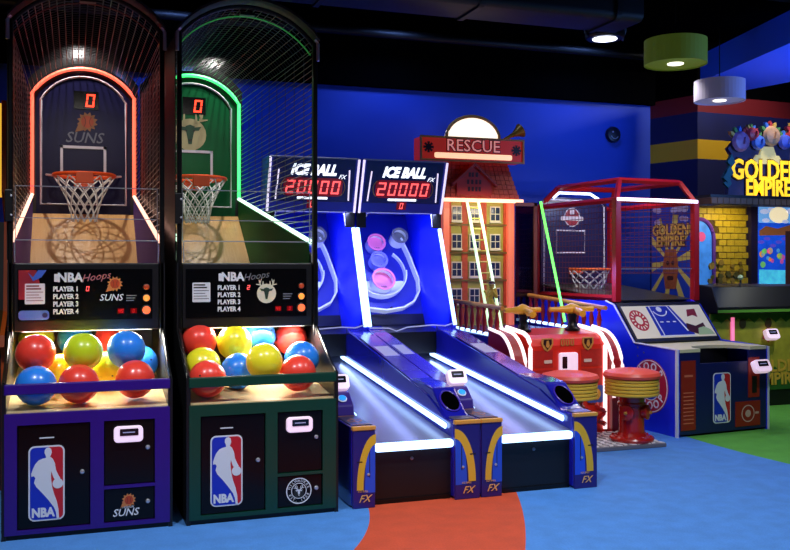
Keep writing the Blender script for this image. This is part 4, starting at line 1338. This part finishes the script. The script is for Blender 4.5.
    MB().quad((x0, 1.1, 1.215), (x1, 1.1, 1.215), (x1, y1, 1.36), (x0, y1, 1.36), .01).build('court_ramp', mat('ramp_dark', (60, 56, 40), .3), t)
    # backboard and hoop
    yb = 2.44
    BF = frame((0, yb, 0))
    bb = MB().prism([(.13, 1.22), (1.06, 1.22), (1.06, 2.3), (.98, 2.37), (.21, 2.37), (.13, 2.3)], BF, -.03, 0).build('backboard', mat('kids_board', (34, 30, 74), .3), t)
    bl = [(.17, yb - .004, 1.26), (.17, yb - .004, 2.27), (.235, yb - .004, 2.335), (.955, yb - .004, 2.335), (1.02, yb - .004, 2.27), (1.02, yb - .004, 1.26)]
    LN = mat('board_line_pale', (220, 215, 230), .4)  # plain pale colour of the printed lines
    MB().tube(bl, .013, 4, True).build('board_outline', LN, bb)
    mb = MB()
    mb.tube([(.34, yb - .004, 1.72), (.34, yb - .004, 1.98), (.74, yb - .004, 1.98), (.74, yb - .004, 1.72)], .012, 4, True)
    mb.build('target_square', LN, bb)
    em = MB().prism(disc(.56, 2.14, .10, 24), BF, 0, .003).build('board_emblem', mat('board_emblem_red', (150, 40, 50), .4), bb)
    mb = MB()
    annulus(mb, BF, .56, 2.14, .10, .112, 0, .004, 24)
    mb.prism(rrect(.40, .72, 2.10, 2.15, .02), BF, .003, .005).prism(rrect(.53, .59, 2.17, 2.23, .01), BF, .003, .005)
    mb.build('emblem_band', mat('band_white', (206, 200, 210), .4), em)
    MB().tube([(.28, yb - .03, 2.36), (.36, yb - .03, 2.42), (.80, yb - .03, 2.42), (.92, yb - .03, 2.36)], .016, 6).build('top_light', NEONW, t, True)
    rz, ry, rx, rr = 1.53, 2.14, .59, .225
    h = MB().tube([(rx + rr * math.cos(2 * math.pi * k / 28), ry + rr * math.sin(2 * math.pi * k / 28), rz) for k in range(28)], .016, 8, True).build('rim', mat('kids_rim_orange', (250, 110, 40), .35), t, True)  # rim in its own plain orange
    MB().box(rx - .07, rx + .07, ry + rr - .01, yb, rz - .06, rz + .012).build('rim_bracket', ORANGE, h)
    n = MB()
    for k in range(10):
        for dr in (-1, 1):
            path = []
            for i in range(7):
                q = i / 6
                a = 2 * math.pi * (k + dr * q * 2.5) / 10
                r_ = rr * (1 - q) + .13 * q
                path.append((rx + r_ * math.cos(a), ry + r_ * math.sin(a), rz - .015 - .26 * q))
            n.tube(path, .0075, 4)
    n.build('net', NETW, h)
    lamp('cage_lamp', 'AREA', (.65, 1.7, 2.4), 7, (1, .9, .9), (.65, 2.1, 1.3), .5, .2, parent=t)
    lamp('side_lamp', 'AREA', (-.25, 1.2, 1.5), 7.0, (.2, .25, 1), (0, .9, .9), .3, .3, parent=t)


kids_hoop()


# ------------------------------------------------------------------ coin pusher at the right edge
def pusher():
    O = (7.5, 8.35, 0)
    t = thing('coin_pusher', 'golden temple coin pusher with brick scenery, blue screen and big yellow sign', 'arcade machine', O)
    B = lambda mb, nm, m, p=t, sm=False, bv=0: mb.build(nm, m, p, sm, bv, off=O)
    x0, x1, yf, yb = 6.55, 8.9, 8.35, 9.44
    B(MB().box(x0, x1, yf + .02, yb, .0, 1.05), 'cabinet', mat('pusher_dark', (30, 34, 30), .5))
    F = frame((0, yf + .02, 0))
    fp = B(MB().box(x0, x1, .18, 1.04, 0, .012, F), 'front_art', mat('front_olive', (176, 168, 50), .5, noise=.5, nscale=7))
    gr = mat('jungle_green', (40, 96, 30), .55, noise=.4, nscale=10)
    q = [(x0, .18)]
    for k in range(25):
        q.append((x0 + (x1 - x0) * k / 24, .40 + .06 * math.sin(k * 1.7) + .03 * math.sin(k * 3.1)))
    B(MB().prism(q + [(x1, .18)], F, .012, .016), 'jungle_art', gr, fp)
    q = [(x0, 1.04)]
    for k in range(33):
        q.append((x0 + (x1 - x0) * k / 32, .955 + (.035 if k % 2 else -.02)))
    B(MB().prism(q + [(x1, 1.04)], F, .012, .018), 'leaf_border', mat('leaf_green', (70, 110, 30), .5, noise=.4, nscale=20), fp)
    GO = mat('front_letter_gold', (220, 176, 60), .45)
    text('GOLDEN', F, .185, GO, fp, 7.45, .44, .004, .016, bold=.03, off=O)
    text('EMPIRE', F, .185, GO, fp, 7.46, .295, .004, .016, bold=.03, off=O)
    for x, z, r in ((6.98, .93, .045), (7.33, .93, .045)):
        B(MB().prism(disc(x, z, r, 16, r * 1.3), F, .012, .02), 'mask_art', mat('mask_brown', (90, 70, 30), .5), fp)
    em = B(MB().prism([(7.33 + .09 * math.cos(R(30 * k)) * (1 if k % 2 else .7), .80 + .09 * math.sin(R(30 * k)) * (1 if k % 2 else .7)) for k in range(12)], F, .012, .018), 'sun_art', mat('sun_red', (170, 50, 40), .5), fp)
    B(MB().prism(disc(7.33, .80, .045, 16), F, .018, .021), 'sun_face', GO, em)
    card_reader(frame((7.33, yf - .02, .79), (1, 0, 0), (0, .45, .9)), .17, .12, .06, t, off=O)
    B(MB().box(6.82, 6.86, .72, 1.0, .012, .03, F), 'pink_light', mat('pink_glow', (250, 150, 190), .4, emit=.9, ergb=(255, 120, 170)))
    B(MB().box(x0, x1, .0, .18, 0, .006, F), 'kick_plate', BLACK)
    # control shelf and joystick
    B(MB().profile([(yf - .12, 1.05), (yf - .12, 1.12), (yf - .02, 1.34), (yf + .2, 1.36), (yf + .2, 1.05)], x0, x1), 'control_shelf', BLACK, bv=.008)
    B(MB().profile([(yf - .124, 1.06), (yf - .124, 1.09), (yf - .118, 1.09), (yf - .118, 1.06)], x0, x1), 'shelf_trim', mat('shelf_green', (90, 150, 50), .4))
    st = B(MB().lathe([(.02, 0), (.012, .01), (.01, .07)], frame((6.93, yf - .02, 1.345), (1, 0, 0), (0, 1, 0)), 10), 'joystick', BLACKM, sm=True)
    B(MB().lathe([(.006, 0), (.024, .01), (.032, .03), (.024, .05), (.006, .06)], frame((6.93, yf - .02, 1.41), (1, 0, 0), (0, 1, 0)), 14), 'joystick_ball', mat('stick_ball', (170, 190, 140), .3), st, sm=True)
    # playfield, frame and glass
    B(MB().box(x0 + .02, x1, yf + .2, yb, 1.05, 1.30), 'playfield_base', BLACK)
    B(MB().prism([(6.72, 8.62), (7.3, 8.62), (7.55, 9.0), (7.05, 9.0)], frame((0, 0, 1.30), (1, 0, 0), (0, 1, 0)), 0, .06), 'pusher_shelf', mat('shelf_metal', (90, 86, 110), .25, .6))
    B(MB().prism([(7.34, 8.62), (7.6, 8.62), (7.9, 9.05), (7.62, 9.05)], frame((0, 0, 1.30), (1, 0, 0), (0, 1, 0)), 0, .05), 'pusher_shelf', mat('shelf_violet', (120, 90, 170), .25, .4))
    for x in (x1 - .02,):
        B(MB().box(x - .02, x + .02, yf + .02, yf + .06, 1.34, 2.25), 'frame_post', BLACKM)
    B(MB().box(x0, x1, yf, yf + .25, 2.245, 2.32), 'header', mat('header_brown', (84, 56, 40), .5), bv=.005)
    n = 30
    for k in range(n):
        xa = x0 + (x1 - x0) * k / n
        B(MB().box(xa + .004, xa + (x1 - x0) / n - .004, yf - .015, yf, 2.25, 2.315), 'header_block', mat('header_block', (120, 84, 56), .5, noise=.3, nscale=15))
    B(MB().box(x0, x1, yf, yb, 2.32, 2.35), 'roof_board', BLACK)
    B(MB().box(x0 + .03, x1, yf + .03, yf + .036, 1.36, 2.245), 'front_glass', CLEAR)
    # left side art panel
    SA = frame((x0, 0, 0), (0, -1, 0), (0, 0, 1))
    U = lambda y: -y
    sp = B(MB().box(x0, x0 + .02, 8.68, yb, 1.05, 2.31), 'side_art_panel', mat('side_sky', (26, 60, 170), .4))
    cy = (8.68 + yb) / 2
    for k in range(10):
        a = R(36 * k + 8)
        q = [(U(cy) + r_ * math.cos(a + da), 1.62 + r_ * math.sin(a + da)) for r_, da in ((.12, -.15), (.55, -.10), (.55, .10), (.12, .15))]
        q = [(max(U(yb) + .01, min(U(8.68) - .01, p[0])), min(2.3, p[1])) for p in q]
        B(MB().prism(q, SA, 0, .003), 'sun_ray', mat('ray_gold', (200, 180, 90), .5), sp)
    mb = B(MB().prism([(U(cy) - .1, 1.3), (U(cy) + .1, 1.3), (U(cy) + .15, 1.55), (U(cy) + .1, 1.76), (U(cy) - .1, 1.76), (U(cy) - .15, 1.55)], SA, .003, .007), 'idol_art', mat('idol_brown', (150, 80, 40), .5, noise=.4, nscale=18), sp)
    for sx in (-1, 1):
        B(MB().prism(disc(U(cy) + sx * .05, 1.6, .028, 12), SA, .007, .009), 'idol_eye', mat('idol_dark', (60, 24, 20), .5), mb)
    B(MB().prism(rrect(U(cy) - .06, U(cy) + .06, 1.4, 1.45, .02), SA, .007, .009), 'idol_mouth', mat('idol_dark', (60, 24, 20), .5), mb)
    for nm, zz in (('GOLDEN', 1.98), ('EMPIRE', 1.85)):
        text(nm, SA, .17, mat('side_letter_edge', (70, 30, 14), .5), sp, U(cy), zz, .002, .0045, bold=.09, off=O)
    SG = mat('side_letter_gold', (206, 160, 70), .45)
    text('GOLDEN', SA, .17, SG, sp, U(cy), 1.98, .004, .007, bold=.03, off=O)
    text('EMPIRE', SA, .17, SG, sp, U(cy), 1.85, .004, .007, bold=.03, off=O)
    for (yy, z, r) in ((8.8, 2.22, .07), (8.9, 2.24, .09), (9.0, 2.21, .06), (9.3, 2.22, .06), (9.36, 2.23, .05), (8.78, 2.1, .05), (8.85, 2.11, .05), (9.32, 2.08, .06)):
        B(MB().prism(disc(U(yy), z, r, 14, r * .6), SA, .001, .003 + .0004 * r * 10), 'cloud_art', mat('cloud_pale', (170, 160, 200), .5), sp)
    # interior back: brick scenery with an arched window
    bw = B(MB().box(6.7, 7.95, 9.38, 9.42, 1.25, 2.31), 'scenery_wall', mat('mortar_dark', (96, 70, 14), .7))
    G = frame((0, 9.38, 0))
    bm_ = mat('brick_yellow', (226, 186, 30), .55, noise=.25, nscale=25)
    for r in range(13):
        z = 1.27 + r * .078
        for k in range(-3, 8):
            xa = 7.06 + k * .116 + (.058 if r % 2 else 0)
            xb = xa + .108
            if xa > 7.86 - .04 * math.sin(r * 1.3) or xb > 7.93:
                continue
            if xa < 7.38 and 1.25 < z < 2.08:
                continue
            B(MB().box(xa, xb, z, z + .068, 0, .02 + .008 * random.random(), G), 'brick', bm_, bw)
    aw = [(6.98, 1.3), (7.36, 1.3), (7.36, 1.88)] + [(7.17 + .19 * math.cos(R(10 * k)), 1.88 + .24 * math.sin(R(10 * k))) for k in range(1, 18)] + [(6.98, 1.88)]
    an = B(MB().prism(aw, G, .0, .03), 'arched_window', mat('arch_sky', (60, 130, 220), .4, emit=.5, ergb=(70, 140, 230), noise=.6, nscale=9), bw)
    B(MB().tube([(7.375, 9.345, 1.3), (7.375, 9.345, 1.88)] + [(7.17 + .205 * math.cos(R(10 * k)), 9.345, 1.88 + .255 * math.sin(R(10 * k))) for k in range(1, 18)] + [(6.965, 9.345, 1.88), (6.965, 9.345, 1.3)], .026, 8), 'arch_frame', mat('arch_purple', (120, 60, 150), .4), bw, sm=True)
    B(MB().prism(disc(7.2, 1.92, .06, 14), G, .03, .034), 'arch_flower', mat('flower_pink', (226, 80, 130), .4, emit=.3), bw)
    for k in range(26):
        x, z = random.uniform(7.3, 7.78), random.uniform(1.28, 1.62)
        r = random.uniform(.03, .06)
        B(MB().prism([(x + r * math.cos(R(60 * j)) * random.uniform(.6, 1), z + r * math.sin(R(60 * j)) * random.uniform(.6, 1)) for j in range(6)], G, .03, .04 + .02 * random.random()), 'shrub_leaf', mat('shrub_%d' % (k % 3), ((150, 120, 30), (110, 100, 30), (176, 140, 40))[k % 3], .6), bw)
    B(MB().box(7.9, 8.0, 9.3, 9.42, 1.25, 2.31), 'dark_pillar', mat('pillar_violet', (40, 30, 60), .5))
    # screen
    sc = B(MB().box(8.0, 8.88, 9.3, 9.36, 1.22, 2.315), 'screen', mat('screen_night', (20, 70, 190), .3, emit=.9, ergb=(30, 90, 215), noise=.7, nscale=6))
    Q = frame((0, 9.3, 0))
    B(MB().prism(rrect(8.01, 8.86, 2.1, 2.31, .02), Q, 0, .002), 'sky_image', mat('screen_sky', (110, 170, 235), .4, emit=.8, ergb=(110, 170, 235)), sc)
    B(MB().prism(disc(8.32, 2.2, .15, 20, .10), Q, .002, .004), 'moon_image', mat('screen_moon', (245, 235, 200), .4, emit=.95, ergb=(250, 232, 190)), sc)
    B(MB().prism([(8.02, 2.0), (8.12, 2.06), (8.3, 2.03), (8.5, 2.08), (8.86, 2.02), (8.86, 1.96), (8.02, 1.94)], Q, .002, .004), 'horizon_image', mat('screen_brown', (150, 90, 50), .4, emit=.4), sc)
    for k in range(16):
        x, z = random.uniform(8.06, 8.4), random.uniform(1.56, 1.76)
        B(MB().prism(disc(x, z, random.uniform(.02, .045), 8), Q, .001, .003), 'coral_image', mat('coral_%d' % (k % 4), ((240, 150, 60), (120, 200, 110), (210, 90, 170), (90, 170, 230))[k % 4], .4, emit=.5), sc)
    for k, (x, z, r) in enumerate(((8.1, 2.24, .07), (8.2, 2.27, .05), (8.52, 2.25, .08), (8.66, 2.2, .1), (8.12, 2.13, .06), (8.42, 2.12, .05))):
        B(MB().prism(disc(x, z, r, 14, r * .45), Q, .0022 + .0002 * k, .0034 + .0003 * k), 'cloud_image', mat('screen_cloud', (200, 205, 235), .4, emit=.75, ergb=(190, 200, 240)), sc)
    for k in range(9):
        x, z = 8.05 + .09 * k, 1.86 + .05 * math.sin(k * 2.1)
        B(MB().prism(disc(x, z, .05, 12, .022), Q, .001, .0022 + .0002 * k), 'wave_image', mat('screen_violet', (90, 70, 190), .4, emit=.6, ergb=(90, 80, 210)), sc)
    B(MB().prism([(8.02, 1.23), (8.86, 1.23), (8.86, 1.5), (8.02, 1.52)], Q, 0, .0025), 'water_image', mat('screen_water', (70, 190, 240), .4, emit=.9, ergb=(70, 190, 245), noise=.5, nscale=12), sc)
    B(MB().prism([(8.42, 1.23), (8.56, 1.23), (8.52, 2.0), (8.42, 2.0)], Q, .004, .01), 'trunk_image', mat('screen_trunk', (90, 56, 50), .5, emit=.15), sc)
    # sign with letters and figures
    ys = 8.62
    SF = frame((0, ys, 0))
    sb = [(7.0, 2.35), (7.02, 2.62), (7.08, 2.8), (7.0, 2.9), (7.12, 3.02), (7.32, 3.0), (7.42, 3.1), (7.6, 3.16), (7.78, 3.1), (7.9, 3.0), (8.2, 3.04), (8.36, 2.9), (8.3, 2.7), (8.4, 2.35)]
    sgn = B(MB().prism(sb, SF, -.06, 0), 'sign_board', mat('sign_back', (70, 60, 90), .5, noise=.5, nscale=8))
    for nm, x, z, sz in (('GOLDEN', 7.52, 2.655, .32), ('EMPIRE', 7.545, 2.452, .27)):
        text(nm, SF, sz, mat('sign_outline', (60, 24, 8), .5), sgn, x, z, .02, 0, bold=.07, sx=.76, off=O)
        text(nm, SF, sz, mat('sign_gold', (255, 210, 40), .35, emit=1.1, ergb=(255, 200, 40)), sgn, x, z, .02, .012, bold=.02, sx=.76, off=O)
    B(MB().prism([(7.3, 2.74), (7.78, 2.74), (7.7, 2.84), (7.66, 2.84), (7.62, 2.94), (7.46, 2.94), (7.42, 2.84), (7.38, 2.84)], SF, .0, .02), 'temple_art', mat('temple_cream', (226, 206, 130), .5, emit=.35, ergb=(240, 220, 140)), sgn)
    # carved idols along the top of the sign
    cols = [(150, 110, 150), (190, 60, 70), (70, 110, 190), (196, 150, 110), (70, 90, 190), (200, 60, 50), (90, 150, 90)]
    for k, (x, z, r) in enumerate(((7.14, 2.98, .12), (7.3, 3.07, .08), (7.38, 2.98, .09), (7.57, 3.06, .12), (7.76, 3.0, .09), (7.92, 3.08, .11), (8.12, 3.02, .12))):
        i_ = B(MB().lathe([(.01, 0), (r * .7, .01), (r, .05), (r * .8, .09), (r * .3, .11)], SF @ T(x, z, -.01), 14), 'sign_figure', mat('figure_%d' % k, cols[k], .45, noise=.7, nscale=14), sgn, sm=True)
        for q in range(5):
            a = R(90 + (q - 2) * 26)
            p = [(x + r * c_ * math.cos(a + d_), z + r * c_ * math.sin(a + d_)) for c_, d_ in ((.7, -.2), (1.25, -.13), (1.5, 0), (1.25, .13), (.7, .2))]
            B(MB().prism(p, SF, -.002, .03 + .004 * q), 'head_feather', mat('feather_%d' % ((q + k) % 4), ((206, 170, 80), (190, 60, 60), (70, 120, 200), (90, 150, 80))[(q + k) % 4], .45), i_)
        B(MB().prism([(x - r * .12, z - r * .3), (x + r * .12, z - r * .3), (x, z + r * .35)], SF, .08, .13), 'figure_nose', mat('figure_%d' % k, cols[k]), i_)
    for k, (x, z) in enumerate(((6.98, 2.5), (7.0, 2.62), (7.02, 2.74), (6.96, 2.56))):
        B(MB().prism([(x - .06, z), (x, z + .09), (x + .05, z), (x, z - .05)], SF, .0, .03 + .006 * k), 'sign_leaf', mat('sign_leaf', (40, 110, 110), .5), sgn)
    lamp('pusher_lamp', 'SPOT', (-.1, .5, 2.21), 14, (1, .9, .7), (0, .95, 1.6), .04, parent=t, spot=150)
    lamp('front_lamp', 'SPOT', (-.1, -.9, 2.2), 45, (1, 1, .8), (0, 0, .6), .06, parent=t, spot=80)


pusher()


# ------------------------------------------------------------------ pendants, spot, small wall pieces
def pendant(label, x, y, zb, r, h, rgb, ztop=4.35):
    t = thing('drum_pendant', label, 'lamp', (x, y, zb), 0, 'drum pendant lamps')
    m = mat('shade_%d_%d' % (rgb[0], rgb[1]), rgb, .7, emit=.10, ergb=rgb)
    I = Matrix.Identity(4)
    sh = MB()
    n = 40
    for k in range(n):
        a, b = 2 * math.pi * k / n, 2 * math.pi * (k + 1) / n
        q = [(r * math.cos(a), r * math.sin(a)), (r * math.cos(b), r * math.sin(b)), ((r - .008) * math.cos(b), (r - .008) * math.sin(b)), ((r - .008) * math.cos(a), (r - .008) * math.sin(a))]
        sh.prism(q, I, 0, h)
    sh.build('shade', m, t)
    MB().prism(disc(0, 0, r - .008, 40), I, .012, .02).build('diffuser', mat('diff_%d_%d' % (rgb[0], rgb[1]), rgb, .6, emit=.22, ergb=rgb), t)
    MB().lathe([(r * .26, .004), (r * .26, .02), (r * .2, .024)], I, 20).build('lamp_disc', mat('lamp_white', (255, 250, 235), .4, emit=2.2, ergb=(255, 248, 225)), t)
    MB().tube([(0, 0, h - .01), (0, 0, ztop - zb)], .005, 6).build('cord', BLACKM, t)
    MB().prism(disc(0, 0, r - .008, 30), I, h - .02, h - .012).build('top_disc', m, t)
    MB().lathe([(.06, ztop - zb - .03), (.05, ztop - zb - .005), (.03, ztop - zb)], I, 16).build('ceiling_rose', BLACKM, t, True)
    lamp('pendant_lamp', 'SPOT', (0, 0, -.03), 30, (1, .95, .85), None, .06, parent=t, spot=120)


pendant('olive green drum pendant hanging from the black ceiling', 5.579, 7.641, 3.55, .3, .24, (116, 140, 36))
pendant('pale lilac drum pendant hanging lower than the green one', 5.955, 7.457, 3.18, .24, .20, (150, 144, 172))

sp = thing('ceiling_spotlight', 'black ceiling spotlight with bright white lens above the blue wall', 'spotlight', (5.36, 8.57, 4.0))
MB().lathe([(.19, 0), (.21, .02), (.2, .22), (.1, .3)], Matrix.Identity(4), 24).build('housing', BLACKM, sp, True)
MB().lathe([(.10, -.012), (.13, -.004), (.13, .004)], Matrix.Identity(4), 24).build('lens', mat('spot_lens', (240, 245, 255), .3, emit=4), sp)
MB().tube([(0, 0, .28), (0, 0, .36)], .02, 8).build('stem', BLACKM, sp)
mb = MB()
for sg in (-1, 1):
    mb.tube([(sg * .22, 0, .0), (sg * .26, 0, .12), (sg * .2, 0, .33), (0, 0, .34)], .012, 6)
mb.build('yoke', STEEL, sp, True)
lamp('spot_lamp', 'SPOT', (0, 0, -.03), 40, (.8, .88, 1), (0, 0, -1), .1, parent=sp, spot=100)

ws = thing('wall_speaker', 'small round dark speaker mounted high on the blue wall', 'speaker', (6.486, 10.2, 3.237))
WF = frame((0, 0, 0))
MB().lathe([(.10, 0), (.105, .03), (.09, .06), (.03, .07)], WF, 24).build('speaker_body', mat('speaker_navy', (16, 18, 40), .35), ws, True)
mb = MB()
annulus(mb, WF, 0, 0, .05, .058, .066, .07, 14, 200, 330)
mb.build('speaker_highlight', mat('speaker_pale', (150, 160, 190), .4), ws)  # pale arc paints a curved highlight on the round body
MB().lathe([(.012, .066), (.012, .074), (.006, .075)], WF @ T(-.03, .03), 8).build('status_light', mat('speaker_pale', (150, 160, 190), .4), ws)

pn = thing('wall_panel', 'pale green framed panel high on the striped wall behind the golden sign', 'panel', (8.55, 9.58, 3.1))
MB().box(-.25, .9, -.03, 0, -.2, .2).build('panel_board', mat('pale_panel', (150, 170, 120), .6), pn)
MB().box(-.27, -.25, -.04, 0, -.22, .22).build('panel_frame', BLACKM, pn)
MB().box(-.25, .9, -.04, 0, .2, .22).build('panel_frame', BLACKM, pn)

# machine at the left edge of the room, only a sliver shows
nb = thing('upright_cabinet', 'red and yellow upright arcade cabinet peeking out at the left edge', 'arcade machine', (-1.05, 7.0, 0))
MB().profile([(0, 0), (0, .95), (-.12, 1.02), (-.1, 1.1), (.2, 1.25), (.3, 1.9), (.05, 2.1), (.05, 2.75), (.9, 2.75), (.9, 0)], .56, .59).build('side_panel', mat('side_orange', (220, 90, 30), .4, noise=.6, nscale=3), nb)
MB().profile([(0, 0), (0, .95), (-.12, 1.02), (-.1, 1.1), (.2, 1.25), (.3, 1.9), (.05, 2.1), (.05, 2.75), (.9, 2.75), (.9, 0)], -.34, -.31).build('side_panel', mat('side_orange', (220, 90, 30), .4), nb)
MB().profile([(.02, 0), (.02, .93), (-.1, 1.03), (.22, 1.26), (.32, 1.9), (.9, 1.9), (.9, 0)], -.31, .56).build('cabinet_body', BLACK, nb)
MB().box(-.31, .56, .06, .9, 2.12, 2.73).build('marquee', mat('nb_marquee', (240, 200, 60), .4, emit=.8, ergb=(250, 190, 60)), nb)
MB().quad((-.25, .27, 1.3), (.5, .27, 1.3), (.5, .315, 1.85), (-.25, .315, 1.85), .02).build('screen', mat('nb_screen', (40, 60, 160), .3, emit=.5), nb)
lamp('cabinet_lamp', 'AREA', (1.0, -.3, 2.2), 3, (1, .6, .3), (.59, .4, 1.6), .2, .2, parent=nb)
